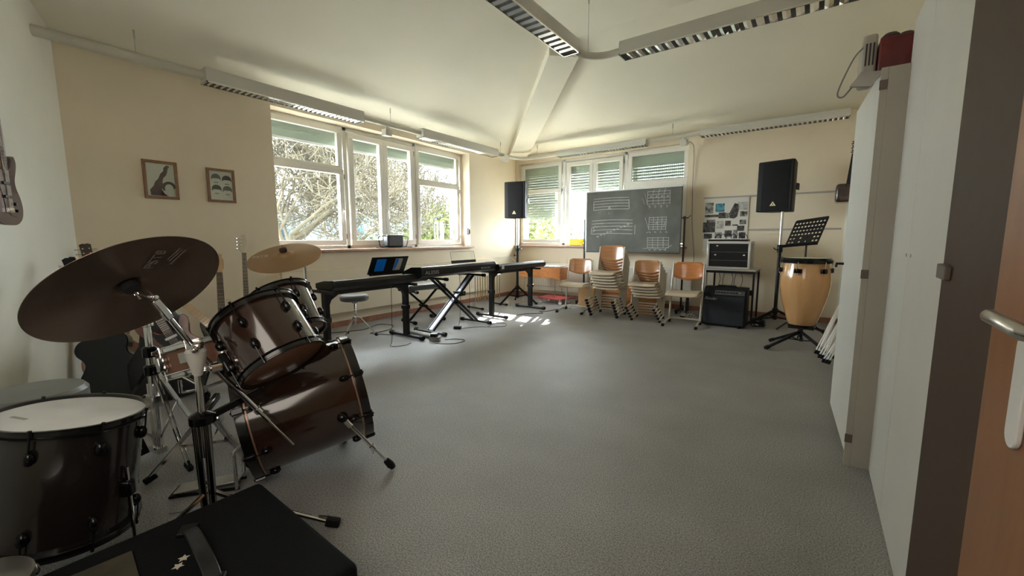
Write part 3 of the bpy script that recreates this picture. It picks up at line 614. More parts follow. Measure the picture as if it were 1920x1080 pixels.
# round stool
g = thing('drum_stool', 'round black stool with chrome tripod in front of the nearest digital piano', 'stool', (0.715, -4.40, 0), 0.9)
m = MB(); m.lathe([(0.0, 0.448), (0.15, 0.45), (0.165, 0.462), (0.168, 0.505), (0.155, 0.522), (0.1, 0.528), (0.0, 0.530)], n=40); m.build('seat', SEAT, g)
m = MB(); m.cyl((0, 0, 0.16), (0, 0, 0.45), 0.0125); m.lathe([(0.03, 0.42), (0.05, 0.447)], n=16)
for i in range(7): m.lathe([(0.0125, 0.27+i*0.02), (0.0155, 0.278+i*0.02), (0.0125, 0.286+i*0.02)], n=12)
m.build('post', CHR, g)
m = MB(); m.lathe([(0.022, 0.2), (0.026, 0.21), (0.026, 0.26), (0.02, 0.27)], n=16); m.build('collar', CHR, g)
for k in range(3):
    t = k*2*PI/3; c_, s2 = math.cos(t), math.sin(t)
    m = MB(); m.tube([(0.02*c_, 0.02*s2, 0.245), (0.06*c_, 0.06*s2, 0.235), (0.235*c_, 0.235*s2, 0.015)], 0.0085, 8); lo_ = m.build('leg', CHR, g)
    MB().cyl((0.222*c_, 0.222*s2, 0.028), (0.25*c_, 0.25*s2, 0.0), 0.017, 0.02, 10).build('rubber_foot', RUB, lo_)
# small boxes and leads on the floor
g = thing('foot_pedal_box', 'small black and white adapter box on the floor by the X stand', 'adapter', (1.66, -3.98, 0), 0.5)
MB().bx(-0.06, 0.06, -0.035, 0.035, 0.003, 0.05).build('lower_box', GREYP, g, bevel=0.004); MB().bx(-0.05, 0.03, -0.03, 0.03, 0.05, 0.085).build('upper_box', BLK, g, bevel=0.004)
MB().bx(-0.045, 0.025, -0.028, 0.028, 0.085, 0.092).build('label_strip', WHT, g)
g = thing('sustain_pedal', 'long dark pedal unit lying between the feet of the nearest stand', 'pedal', (1.36, -3.90, 0), -0.1)
MB().bx(-0.22, 0.2, -0.04, 0.04, 0.0, 0.035).build('base', mat('dark_grey_metal', (0.08, 0.075, 0.07), 0.4), g, bevel=0.004)
m = MB()
for i in range(7): m.bx(-0.19+i*0.055, -0.16+i*0.055, -0.03, 0.03, 0.035, 0.045)
m.build('switches', LAMPW, g)
g = thing('power_adapter', 'small black power adapter on the floor between the X stand feet', 'adapter', (1.43, -3.35, 0), 0.4)
MB().bx(-0.05, 0.05, -0.03, 0.03, 0, 0.04).build('body', BLK, g, bevel=0.006)
CORD = mat('black_cord', (0.02, 0.02, 0.02), 0.5)
def cord(label, pts, r=0.0045, m_=None, name='floor_cable'):
    m = MB(); m.tube(smooth(pts, 8), r, 6); o = m.build(name, m_ or CORD); return tag(o, label, 'cable')
cord('black cord curling on the carpet behind the round stool', [(0.20, -4.62, 0.006), (0.45, -4.15, 0.006), (0.34, -3.80, 0.006), (0.55, -3.72, 0.006), (0.72, -3.9, 0.006), (0.75, -4.08, 0.006), (0.72, -4.2, 0.006), (0.95, -4.12, 0.006), (1.0, -4.08, 0.006)])
cord('thin cord hanging from the nearest piano down to the floor in a loop', [(1.36, -4.35, 0.68), (1.37, -4.36, 0.4), (1.38, -4.38, 0.05), (1.45, -4.45, 0.006), (1.55, -4.35, 0.006), (1.52, -4.22, 0.006)], 0.003)
cord('pale grey cord looping forward from the adapter box', [(1.68, -4.05, 0.01), (1.80, -4.06, 0.005), (1.95, -3.95, 0.005), (1.95, -3.78, 0.005), (1.82, -3.78, 0.005), (1.74, -3.9, 0.01)], 0.004)
cord('thin cord running from the middle piano to the power adapter', [(1.34, -3.2, 0.72), (1.33, -3.18, 0.3), (1.36, -3.25, 0.02), (1.40, -3.32, 0.02)], 0.003)
cord('cord looping on the carpet under the middle piano', [(1.47, -3.3, 0.006), (1.6, -3.1, 0.006), (1.75, -3.0, 0.006), (1.85, -2.85, 0.006), (1.75, -2.72, 0.006), (1.62, -2.8, 0.006), (1.7, -3.05, 0.006)], 0.0035)
cord('thin cords hanging behind the middle piano to the floor', [(1.1, -2.75, 0.72), (1.11, -2.74, 0.35), (1.12, -2.76, 0.02), (1.3, -2.9, 0.006)], 0.003)
cord('black cord trailing from the far keyboard towards the single left chair', [(1.5, -2.35, 0.006), (1.55, -1.95, 0.006), (1.75, -1.72, 0.006), (1.62, -1.6, 0.006), (1.72, -1.5, 0.006), (1.78, -1.15, 0.006), (1.9, -1.0, 0.006)])

# ================================================================ loudspeakers on tripods
SPK = mat('black_speaker_plastic', (0.004, 0.004, 0.0045), 0.5, spec=0.3, bump=0.1, bs=200)
GRL = mat('black_speaker_grille', (0.0045, 0.0045, 0.005), 0.6, spec=0.2, bump=0.6, bs=900, bd=0.002)
def loudspeaker(label, c, rz, z0, w=0.40, h=0.65, d=0.33):
    g = thing('loudspeaker', label, 'loudspeaker', (c[0], c[1], z0), rz, 'loudspeakers on tripods')
    m = MB(); m.prism([(-w/2, -d/2), (w/2, -d/2), (w/2, -d/2+0.06), (w/2-0.07, d/2), (-w/2+0.07, d/2), (-w/2, -d/2+0.06)], 0, h); m.build('cabinet', SPK, g, bevel=0.014)
    m = MB(); m.prism([(-w/2+0.06, -d/2-0.001), (-w/2+0.075, -d/2-0.014), (w/2-0.075, -d/2-0.014), (w/2-0.03, -d/2-0.001)], 0.02, h-0.02); m.build('grille', GRL, g, bevel=0.004)
    m = MB(); F = fr((0.0, -d/2-0.0145, 0.095), (0, -1, 0), (1, 0, 0))
    tri = lambda x, y, s: [(x-s, y-s*0.6), (x+s, y-s*0.6), (x, y+s)]
    m.prism(tri(0, 0.0, 0.036), 0, 0.002, M=F); m.build('badge', mat('gold_badge', (0.75, 0.65, 0.35), 0.3, metal=0.6), g)
    m = MB(); m.prism(tri(0, 0.004, 0.013), 0.002, 0.003, M=F); m.prism(tri(-0.012, -0.017, 0.006), 0.002, 0.003, M=F); m.prism(tri(0.012, -0.017, 0.006), 0.002, 0.003, M=F); m.build('badge_figure', BLK, g)
    m = MB(); m.bx(w/2-0.004, w/2+0.004, -0.04, 0.06, h*0.42, h*0.55); m.build('side_handle', BLK, g, bevel=0.003)
    return g
def tripod(label, c, zt, zc, R, ang, zhub=0.38, pole2=True, foldk=1):
    g = thing('speaker_stand', label, 'speaker stand', (c[0], c[1], 0), ang, 'speaker tripods')
    MB().cyl((0, 0, 0.10), (0, 0, zc), 0.0225, n=14).build('lower_tube', BLKM, g)
    MB().cyl((0, 0, zc-0.05), (0, 0, zt), 0.0175, n=14).build('upper_tube', mat('bare_steel_tube', (0.62, 0.62, 0.60), 0.35, metal=0.7) , g)
    m = MB(); m.lathe([(0.03, zc-0.09), (0.033, zc-0.08), (0.033, zc), (0.026, zc+0.01)], n=16); m.build('clamp', BLKM, g)
    m = MB(); m.cyl((0.03, 0, zc-0.05), (0.07, 0, zc-0.05), 0.007); m.tube([(0.065, -0.03, zc-0.03), (0.07, 0, zc-0.05), (0.07, 0.035, zc-0.05)], 0.008); m.build('knob', BLK, g)
    m = MB(); m.ball((-0.055, 0, zc-0.17), 0.022, 10); m.cyl((-0.05, 0, zc-0.17), (-0.02, 0, zc-0.17), 0.006); m.build('pin', BLK, g)
    m = MB(); m.lathe([(0.03, zhub-0.04), (0.036, zhub-0.02), (0.036, zhub+0.03), (0.026, zhub+0.04)], n=16); m.build('hub', BLKM, g)
    m = MB(); m.lathe([(0.03, 0.11), (0.034, 0.13), (0.03, 0.16)], n=16); m.build('lower_hub', BLKM, g)
    for k in range(3):
        t = k*2*PI/3; c_, s2 = math.cos(t), math.sin(t)
        m = MB(); m.bar((0.03*c_, 0.03*s2, zhub), (R*c_, R*s2, 0.018), 0.02, 0.034, (-s2, c_, 0)); lg = m.build('leg', BLKM, g, bevel=0.003)
        MB().bar(((R-0.03)*c_, (R-0.03)*s2, 0.03), ((R+0.02)*c_, (R+0.02)*s2, 0.012), 0.028, 0.04, (-s2, c_, 0)).build('rubber_foot', RUB, lg, bevel=0.004)
        q = 0.45; m = MB(); m.bar((0.03*c_, 0.03*s2, 0.13), (R*q*c_, R*q*s2, zhub*(1-q)), 0.012, 0.022, (-s2, c_, 0)); m.build('brace', BLKM, g)
    return g
loudspeaker('black loudspeaker on a tripod in the far left corner of the room', (0.81, -1.06), 0.20, 1.560, w=0.40, h=0.64, d=0.33)
tripod('black and steel tripod under the corner loudspeaker', (0.80, -1.07), 1.562, 1.06, 0.38, 0.2, 0.3)
loudspeaker('black loudspeaker on a tripod beside the collage board', (4.785, -0.66), -0.28, 1.545, w=0.42, h=0.655, d=0.34)
tripod('black tripod with steel tube under the loudspeaker beside the collage board', (4.845, -0.74), 1.547, 1.10, 0.56, -2.30, 0.22)

# ================================================================ chalkboard on its stand
SLATE = mat('green_grey_slate', (0.105, 0.108, 0.092), 0.65, var=0.25, vs=2.5, stretch=(1, 1, 1))
CHALK = mat('white_chalk', (0.50, 0.51, 0.48), 0.9); CHALK2 = mat('faint_chalk', (0.28, 0.29, 0.28), 0.9)
g = thing('chalkboard', 'grey-green chalkboard with chalked staves and fret grids before the back window', 'chalkboard', (2.62, -0.28, 0))
bx0, bx1, bz0, bz1 = -0.81, 0.83, 0.965, 2.02
MB().bx(bx0, bx1, -0.012, 0.012, bz0, bz1).build('board', SLATE, g)
m = MB(); m.bx(bx0-0.012, bx1+0.012, -0.016, 0.016, bz1, bz1+0.022); m.bx(bx0-0.022, bx0, -0.016, 0.016, bz0-0.02, bz1); m.build('edge_trim', WHT, g)
m = MB(); m.bx(bx0-0.02, bx1, -0.016, 0.016, bz0-0.02, bz0); m.bx(bx1, bx1+0.012, -0.014, 0.014, bz0, bz1); m.build('edge_trim', mat('dark_board_edge', (0.05, 0.05, 0.045), 0.5), g)
rnd = random.Random(3)
def chalk(lines, w=0.0075, mt=None, nm='chalk_drawing'):
    m = MB()
    for ln in lines:
        pts = [(x+bx0, z+bz0) for x, z in ln]
        for (x0, z0), (x1, z1) in zip(pts[:-1], pts[1:]):
            d_ = V((x1-x0, z1-z0)); 
            if d_.length < 1e-5: continue
            n_ = V((-d_.y, d_.x)).normalized()*w/2*(0.8+0.4*rnd.random())
            yy = -0.0135
            m.add([(x0-n_.x, yy, z0-n_.y), (x1-n_.x, yy, z1-n_.y), (x1+n_.x, yy, z1+n_.y), (x0+n_.x, yy, z0+n_.y)], [(0, 1, 2, 3)])
    return m.build(nm, mt or CHALK, g)
W_, H_ = bx1-bx0, bz1-bz0
def hl(x0, x1, z, sag=0.01):
    return [(x0+(x1-x0)*i/10, z + sag*math.sin(i/10*PI)*(1 if i % 2 else 0.9)) for i in range(11)]
chalk([hl(0.13, 0.78, z) for z in (0.93, 0.885, 0.835, 0.785, 0.735)] + [[(0.13, 0.735), (0.13, 0.88)], [(0.79, 0.735), (0.78, 0.9)], [(0.40, 0.74), (0.43, 0.79), (0.46, 0.745), (0.42, 0.75)]])
chalk([hl(0.10, 0.86, z, 0.012) for z in (0.545, 0.49, 0.435, 0.375, 0.31)] + [[(0.09, 0.31), (0.10, 0.43)], [(0.90, 0.30), (0.90, 0.46)], [(0.12, 0.34), (0.16, 0.37), (0.13, 0.42), (0.17, 0.46)]])
notes = []
for i in range(10):
    x, z = 0.22+0.062*i, 0.265+0.022*i+(0.01 if i % 2 else 0)
    notes.append([(x+0.018*math.cos(t*PI/5), z+0.013*math.sin(t*PI/5)) for t in range(11)])
notes.append([(0.19, 0.435), (0.20, 0.45), (0.21, 0.43), (0.19, 0.435)])
chalk(notes, 0.006)
def gridc(x0, x1, z0, z1, nx, nz, extra=()):
    L = [[(x0+(x1-x0)*i/nx + rnd.uniform(-.006, .006), z0-0.015), (x0+(x1-x0)*i/nx, z1+0.01)] for i in range(nx+1)] + [[(x0, z0+(z1-z0)*j/nz), (x1, z0+(z1-z0)*j/nz + rnd.uniform(-.006, .006))] for j in range(nz+1)]
    return L + list(extra)
chalk(gridc(1.10, 1.46, 0.80, 1.0, 4, 4, [[(1.19+0.09*i, 0.98), (1.21+0.09*i, 1.04)] for i in range(3)] + [[(1.13+0.09*i, 0.895), (1.17+0.09*i, 0.91), (1.14+0.09*i, 0.925), (1.18+0.09*i, 0.93)] for i in range(4)] + [[(1.12+0.095*i, 0.755), (1.13+0.095*i, 0.775), (1.15+0.095*i, 0.755), (1.13+0.095*i, 0.73)] for i in range(4)]), 0.005)
chalk(gridc(1.14, 1.42, 0.385, 0.575, 4, 5, [[(1.07, 0.58), (1.13, 0.40)], [(1.10, 0.32), (1.13, 0.34)], [(1.24, 0.47), (1.28, 0.49), (1.25, 0.5)], [(1.38, 0.42), (1.4, 0.5)]] + [[(1.14+0.09*i, 0.33), (1.155+0.09*i, 0.345), (1.17+0.09*i, 0.32)] for i in range(4)]), 0.006)
chalk(gridc(1.12, 1.47, 0.085, 0.24, 4, 4, [[(1.15+0.085*i, 0.05), (1.165+0.085*i, 0.03), (1.18+0.085*i, 0.055)] for i in range(4)] + [[(1.05, 0.06), (1.2, 0.07), (1.4, 0.05), (1.52, 0.12)]]), 0.007)
chalk([[(0.22, 0.69), (0.24, 0.70), (0.25, 0.68), (0.28, 0.71)], [(0.41, 0.68), (0.42, 0.66), (0.43, 0.69)], [(0.46, 0.67), (0.48, 0.68)], [(0.14, 0.99), (0.16, 0.98)], [(1.05, 0.98), (1.07, 0.9), (1.09, 0.82)], [(1.0, 0.9), (1.03, 0.87), (1.05, 0.80)]], 0.006, CHALK2)
for x, lb in ((-0.87, 1), (0.885, 1)):
    yb = 0.03
    MB().bx(x-0.013, x+0.013, yb-0.013, yb+0.013, 0.05, 1.55).build('post', BLKM, g, bevel=0.002)
    m = MB(); m.bx(x-0.018, x+0.018, yb-0.3, yb+0.17, 0.035, 0.07); m.build('foot', BLKM, g, bevel=0.003)
    for e in (-0.28, 0.15): MB().cyl((x-0.01, yb+e, 0.025), (x+0.01, yb+e, 0.025), 0.025, n=14).build('castor', RUB, g)
m = MB(); m.lathe([(0.0, -0.025), (0.022, -0.022), (0.022, 0.022), (0, 0.025)], o=(0.885, 0.0, 1.52), ax=(0, 1, 0), n=14); m.bx(0.83, 0.945, -0.012, 0.012, 1.512, 1.528); m.tube([(0.94, 0, 1.52), (0.985, -0.01, 1.56)], 0.005); m.build('clamp_knob', BLKM, g)
# ================================================================ school chairs
PLY = wood('orange_beech_plywood', (0.52, 0.20, 0.06), (0.44, 0.15, 0.04), 0.22, 2.5, (1, 1, 6), 2, coat=0.5)
PLY2 = wood('brown_beech_plywood', (0.40, 0.19, 0.08), (0.33, 0.14, 0.055), 0.22, 2.5, (1, 1, 6), 2, coat=0.5)
PLYE = wood('plywood_edge', (0.55, 0.46, 0.34), (0.42, 0.34, 0.25), 0.4, 3, (1, 1, 20), 1)
def school_chair(label, loc, rz, ply=PLY, group='beech school chairs in front of the back wall'):
    # faces local -y; frame of oval steel tube
    g = thing('school_chair', label, 'chair', loc, rz, group)
    w = 0.205
    m = MB()
    def seatf(u, v):
        x = (u-0.5)*0.41; y = -0.20+0.38*v; e = abs(u-0.5)*2
        return (x*(1-0.10*max(0, v-0.5)), y, 0.445 + 0.012*e*e - 0.03*max(0, 0.12-v)/0.12 + 0.006*v)
    m.grid(seatf, 14, 14); m.build('seat', PLYE, g, solid=0.016, angle=50)
    m = MB()
    def backf(u, v):
        x = (u-0.5)*0.415; e = abs(u-0.5)*2; z = 0.615+0.245*v
        # rounded corners and a bow shaped lower edge
        top = 0.86 - 0.05*max(0, (e-0.72)/0.28)**2; bot = 0.60 + 0.055*e**2
        z = bot + (top-bot)*v
        return (x, 0.205 + 0.055*(1-e*e)*0.75 + 0.035*v, z)
    m.grid(backf, 16, 8); m.build('backrest', ply, g, solid=0.012, angle=60)
    for s in (-1, 1):
        x = s*w; m = MB()
        m.tube(smooth([(x*1.03, -0.25, 0.020), (x*1.02, -0.18, 0.028), (x, -0.08, 0.05), (x, 0.10, 0.055), (x*0.97, 0.15, 0.055)], 3), 0.0135, 8); m.build('skid', CREAMM, g)
        m = MB(); m.tube([(x, 0.09, 0.05), (x, 0.125, 0.20), (x*1.01, 0.15, 0.42), (x*1.01, 0.185, 0.56), (x*0.99, 0.25, 0.84)], 0.0135, 8); m.build('side_tube', CREAMM, g)
        m = MB(); m.tube([(x, 0.15, 0.425), (x*0.96, 0.05, 0.424), (x*0.90, -0.13, 0.420)], 0.0115, 8); m.build('seat_support', CREAMM, g)
        MB().box((x*1.03, -0.245, 0.018), (0.034, 0.055, 0.036)).build('foot_cap', RUB, g, bevel=0.006)
        MB().box((x, 0.12, 0.022), (0.030, 0.05, 0.044)).build('foot_cap', RUB, g, bevel=0.006)
    m = MB(); m.tube(smooth([(-w*0.97, 0.14, 0.055), (-w*0.8, 0.175, 0.055), (0, 0.185, 0.055), (w*0.8, 0.175, 0.055), (w*0.97, 0.14, 0.055)], 4), 0.0125, 8); m.build('cross_tube', CREAMM, g)
    m = MB(); m.tube([(-w*0.9, -0.06, 0.422), (w*0.9, -0.06, 0.422)], 0.010, 8); m.build('seat_rail', CREAMM, g)
    return g
ch = school_chair('single school chair with brown plywood back, leftmost of the row, beside the taller stack', (2.07, -1.22, 0), 0.10, PLY2)
chr_ = school_chair('single orange-backed school chair, rightmost of the row, beside the guitar amplifier', (3.80, -1.32, 0), 0.04, PLY)
nm = ['topmost', 'second from the top', 'third from the top', 'fourth from the top', 'fifth from the top', 'bottom']
for k in range(6):
    i = 5-k
    dup(ch, 'school chair in the taller stack left of the middle, %s' % nm[k], (2.66-0.010*i, -1.17-0.013*i, 0.001+0.045*i), 0.0+0.02)
nm = ['topmost', 'second from the top', 'third from the top', 'fourth from the top', 'bottom']
for k in range(5):
    i = 4-k
    dup(ch, 'smaller school chair in the lower stack beside the orange chair, %s' % nm[k], (3.275-0.018*i, -1.17-0.013*i, 0.001+0.042*i), 0.12, scale=(0.93, 0.93, 0.81))

# ================================================================ wooden things by the back wall
OAK = wood('orange_oak_grain', (0.62, 0.25, 0.075), (0.40, 0.13, 0.035), 0.35, 3.0, (1.2, 1, 7), 6)
g = thing('bass_xylophone', 'orange wood-grained resonator box with pale bars on thin metal legs in the corner', 'xylophone', (1.10, -0.62, 0), 0.03)
m = MB(); m.prism([(-0.45, 0.665), (0.42, 0.665), (0.42, 0.44), (0.36, 0.44), (0.30, 0.47), (-0.43, 0.47), (-0.45, 0.49)], -0.15, 0.15, M=fr((0, 0, 0), (0, -1, 0), (1, 0, 0))); m.build('resonator_box', OAK, g, bevel=0.004)
m = MB(); m.bx(-0.44, 0.42, 0.155, 0.165, 0.50, 0.66); m.build('rear_rail', OAK, g)
for i in range(15):
    MB().bx(-0.43+i*0.056, -0.385+i*0.056, -0.17+0.003*i, 0.15-0.003*i, 0.675, 0.695).build('tone_bar', WHT, g, bevel=0.003)
for x in (-0.35, 0.30):
    for y in (-0.12, 0.12): m = MB(); m.tube([(x, y, 0.47), (x*1.08, y*1.25, 0.0)], 0.007, 6); m.build('leg', CHRD, g)
m = MB(); m.tube([(-0.35, 0, 0.30), (0.3, 0, 0.30)], 0.005, 6); m.build('leg_brace', CHRD, g)
DRED = mat('worn_red_board', (0.45, 0.045, 0.05), 0.5, var=0.15, vs=6)
g = thing('board_dolly', 'low red board trolley on small castors under the wooden xylophone', 'trolley', (1.36, -0.62, 0), -0.12)
MB().bx(-0.30, 0.25, -0.17, 0.17, 0.085, 0.11).build('deck', DRED, g, bevel=0.006)
for x in (-0.25, 0.2):
    for y in (-0.13, 0.13):
        m = MB(); m.cyl((x, y-0.012, 0.032), (x, y+0.012, 0.032), 0.032, n=16); c_ = m.build('castor', WHT, g); MB().bx(x-0.015, x+0.015, y-0.018, y+0.018, 0.035, 0.085).build('fork', CHRD, c_)
CAJ = wood('light_birch_veneer', (0.58, 0.36, 0.17), (0.48, 0.27, 0.11), 0.45, 2, (1, 1, 4), 3)
g = thing('wooden_cajon', 'light birch wooden box on the floor behind the leftmost chair', 'cajon', (2.07, -0.66, 0), 0.02)
MB().bx(-0.15, 0.15, -0.15, 0.15, 0.01, 0.36).build('box', CAJ, g, bevel=0.006)
for x in (-0.12, 0.12): MB().cyl((x, -0.12, 0), (x, -0.12, 0.011), 0.015, n=10).build('foot', RUB, g)
ORW = wood('orange_brown_planks', (0.56, 0.24, 0.08), (0.45, 0.17, 0.05), 0.4, 2, (1, 1, 5), 3)
g = thing('wooden_cajon', 'dark orange wooden box on the floor behind the lower chair stack', 'cajon', (3.12, -0.62, 0), -0.02)
MB().bx(-0.17, 0.17, -0.15, 0.15, 0.01, 0.38).build('box', ORW, g, bevel=0.006)
g = thing('wooden_box', 'slatted orange wooden box behind the taller chair stack', 'wooden box', (2.60, -0.45, 0), 0.0)
MB().bx(-0.33, 0.33, -0.13, 0.13, 0.012, 0.40).build('core', ORW, g, bevel=0.004)
for z in (0.03, 0.11, 0.19, 0.27, 0.35): MB().bx(-0.34, 0.34, -0.145, -0.131, z, z+0.055).build('slat', ORW, g, bevel=0.003)
g = thing('black_gig_bag', 'small pair of black folded bags leaning on the radiator behind the leftmost chair', 'bag', (2.03, -0.36, 0))
for x in (-0.03, 0.15): MB().box((x, 0, 0.31), (0.11, 0.09, 0.6), M=Matrix.Rotation(0.1, 4, 'X')).build('bag', BLK, g, bevel=0.02)
# trolley-like stand with castors between the chairs and the amplifier
g = thing('equipment_trolley', 'low black frame with castors and grey clutter behind the orange chair', 'trolley', (3.86, -0.84, 0))
for x in (-0.12, 0.16): MB().bx(x-0.02, x+0.02, -0.02, 0.02, 0.06, 0.40).build('post', BLKM, g)
m = MB(); m.bx(-0.2, 0.17, -0.03, 0.03, 0.04, 0.08); m.build('base', CREAMM, g, bevel=0.004)
for x in (-0.18, 0.12): MB().cyl((x, -0.02, 0.03), (x, 0.02, 0.03), 0.03, n=14).build('castor', RUB, g)
m = MB()
for k in range(5): m.tube(smooth([(-0.12+0.04*k, -0.06, 0.05), (-0.08+0.05*k, -0.08, 0.13+0.01*k), (0.0+0.02*k, -0.07, 0.09), (0.05+0.02*k, -0.05, 0.05)], 5), 0.006, 6)
m.build('coiled_cable', GREYP, g)

# ================================================================ table, rack case, amplifier
g = thing('steel_table', 'small steel-framed table with a grey top carrying the rack case', 'table', (4.25, -0.40, 0))
MB().bx(-0.31, 0.335, -0.33, 0.33, 0.735, 0.757).build('table_top', mat('grey_table_laminate', (0.45, 0.44, 0.41), 0.4), g, bevel=0.003)
MB().bx(-0.30, 0.325, -0.32, 0.32, 0.70, 0.735).build('apron', BLKM, g)
for x in (-0.29, 0.315):
    for y in (-0.31, 0.31): MB().bx(x-0.0125, x+0.0125, y-0.0125, y+0.0125, 0, 0.70).build('leg', CHRD if x < 0 and y < 0 else BLKM, g, bevel=0.002)
MB().bx(-0.29, 0.315, -0.325, -0.30, 0.40, 0.475).build('modesty_bar', BLKM, g, bevel=0.002)
ALU = mat('aluminium_edging', (0.55, 0.55, 0.53), 0.35, metal=0.85)
g = thing('rack_case', 'silver-edged flight case with black rack front on the steel table', 'flight case', (4.215, -0.45, 0.758), 0.02)
MB().bx(-0.27, 0.27, -0.19, 0.22, 0.012, 0.385).build('case_body', mat('grey_case_laminate', (0.33, 0.33, 0.31), 0.45), g, bevel=0.006)
m = MB(); E_ = 0.03
m.bx(-0.28, 0.28, -0.215, -0.185, 0.36, 0.395); m.bx(-0.28, 0.28, -0.215, -0.185, 0.0, 0.03); m.bx(-0.28, -0.25, -0.215, -0.185, 0.03, 0.36); m.bx(0.25, 0.28, -0.215, -0.185, 0.03, 0.36); m.build('front_edging', ALU, g, bevel=0.004)
m = MB(); m.bx(0.262, 0.282, -0.185, 0.225, 0.365, 0.395); m.bx(0.262, 0.282, -0.185, 0.225, 0.0, 0.02); m.bx(0.262, 0.285, 0.2, 0.235, 0, 0.395); m.bx(-0.282, -0.262, -0.185, 0.225, 0.365, 0.395); m.build('side_edging', ALU, g, bevel=0.003)
MB().bx(-0.25, 0.25, -0.196, -0.188, 0.03, 0.36).build('rack_front', BLK, g)
for z in (0.12, 0.24): MB().bx(-0.245, 0.245, -0.199, -0.195, z, z+0.003).build('panel_line', GREYP, g)
for x, z in ((-0.15, 0.33), (-0.17, 0.2), (0.2, 0.2)): MB().bx(x-0.012, x+0.012, -0.2, -0.196, z-0.008, z+0.008).build('display', WHT, g)
g = thing('mixing_desk', 'small flat black mixer with knobs lying on top of the rack case', 'mixer', (4.19, -0.47, 1.155), 0.02)
MB().bx(-0.25, 0.26, -0.17, 0.16, 0.0, 0.025).build('body', BLK, g, bevel=0.004)
m = MB()
for i in range(16):
    for j in range(4): m.cyl((-0.22+i*0.03, -0.13+j*0.07, 0.025), (-0.22+i*0.03, -0.13+j*0.07, 0.04), 0.007, n=8)
m.build('knobs', WHT, g)
m = MB()
for i in range(6): m.tube(smooth([(-0.2+0.07*i, 0.1, 0.03), (-0.18+0.07*i, 0.11, 0.1), (-0.14+0.07*i, 0.12, 0.09), (-0.12+0.07*i, 0.13, 0.03)], 5), 0.005, 6)
m.build('patch_leads', BLK, g)
g = thing('cable_bundle', 'dangling thin leads hanging behind the steel table', 'cable')
m = MB()
for i, x in enumerate((4.02, 4.12, 4.2, 4.28, 4.33)): m.tube(smooth([(x, -0.14, 0.69), (x+0.03*(-1)**i, -0.14, 0.55), (x-0.02, -0.14, 0.3), (x+0.02, -0.14, 0.02)], 5), 0.004, 6)
m.build('leads', BLK, g)
TOLEX = mat('black_tolex', (0.005, 0.005, 0.006), 0.6, spec=0.25, bump=0.4, bs=400, bd=0.002); AGR = mat('dark_grey_grille_cloth', (0.026, 0.03, 0.036), 0.7, spec=0.2, bump=0.5, bs=700, bd=0.002, var=0.1, vs=300)
g = thing('guitar_amplifier', 'dark grey combo guitar amplifier on the floor below the rack case', 'guitar amplifier', (4.275, -1.00, 0), -0.02)
m = MB(); m.prism([(-0.15, 0.012), (0.13, 0.012), (0.13, 0.53), (-0.05, 0.53), (-0.085, 0.50), (-0.12, 0.42)], -0.265, 0.265, M=fr((0, 0, 0), (1, 0, 0), (0, 1, 0))); m.build('cabinet', TOLEX, g, bevel=0.008)
m = MB(); m.prism([(-0.152, 0.035), (-0.162, 0.035), (-0.135, 0.41), (-0.125, 0.41)], -0.245, 0.245, M=fr((0, 0, 0), (1, 0, 0), (0, 1, 0))); m.build('grille', AGR, g, bevel=0.002)
pm = fr((0, -0.106, 0.462), (0, -0.85, 0.42), (1, 0, 0))
m = MB(); m.prism([(-0.12, -0.03), (0.24, -0.03), (0.24, 0.03), (-0.12, 0.03)], 0, 0.003, M=pm); m.build('control_panel', mat('panel_grey', (0.07, 0.07, 0.07), 0.35), g)
for i in range(9): MB().cyl(pm @ V((-0.1+i*0.035, 0, 0)), pm @ V((-0.1+i*0.035, 0, 0.018)), 0.009, n=12).build('knob', CHRD if i == 8 else BLK, g)
text('lettering', 'Fender', 0.055, fr((-0.17, -0.139, 0.375), (0, -1, 0.07), (1, 0, 0)), LET, g, shear=0.5)
m = MB(); m.tube([(-0.12, 0.04, 0.53), (-0.1, 0.04, 0.545), (0.1, 0.04, 0.545), (0.12, 0.04, 0.53)], 0.009, 8); m.build('carry_handle', BLK, g)
g = thing('cable_coil', 'tangled heap of black cable on the floor right of the guitar amplifier', 'cable', (4.66, -0.88, 0))
m = MB(); rr = random.Random(5)
m.tube(smooth([(0.07*math.cos(t*1.3)*(1+0.3*rr.random()), 0.06*math.sin(t*1.3), 0.012+0.011*(t % 9)+0.01*rr.random()) for t in range(34)], 4), 0.007, 6); m.build('cable', BLK, g)

# ================================================================ conga, music stands
CONG = wood('honey_lacquered_staves', (0.60, 0.35, 0.155), (0.49, 0.26, 0.10), 0.16, 1.6, (3, 3, 0.6), 1.5, coat=0.9)
SKIN = mat('pale_drum_skin', (0.62, 0.57, 0.46), 0.5, var=0.08, vs=6)
BLKC = mat('black_chrome', (0.03, 0.03, 0.032), 0.15, metal=0.9)
g = thing('conga', 'tall honey-coloured conga drum with black hoop on a black stand', 'conga', (5.155, -1.75, 0))
m = MB(); m.lathe([(0.110, 0.225), (0.128, 0.235), (0.155, 0.33), (0.190, 0.45), (0.218, 0.57), (0.232, 0.68), (0.232, 0.76), (0.222, 0.85), (0.205, 0.93), (0.2, 0.955), (0.19, 0.96)], n=64); m.build('shell', CONG, g, angle=60)
m = MB(); m.lathe([(0.1, 0.225), (0.13, 0.222), (0.132, 0.245), (0.135, 0.25)], n=48); m.build('bottom_rim', BLKC, g)
m = MB(); m.lathe([(0.207, 0.925), (0.235, 0.93), (0.240, 0.945), (0.240, 0.965), (0.225, 0.985), (0.21, 0.985), (0.2, 0.97)], n=64); m.build('hoop', BLKC, g)
m = MB(); m.lathe([(0.0, 0.986), (0.15, 0.986), (0.21, 0.984), (0.225, 0.975)], n=48); m.build('drum_head', SKIN, g)
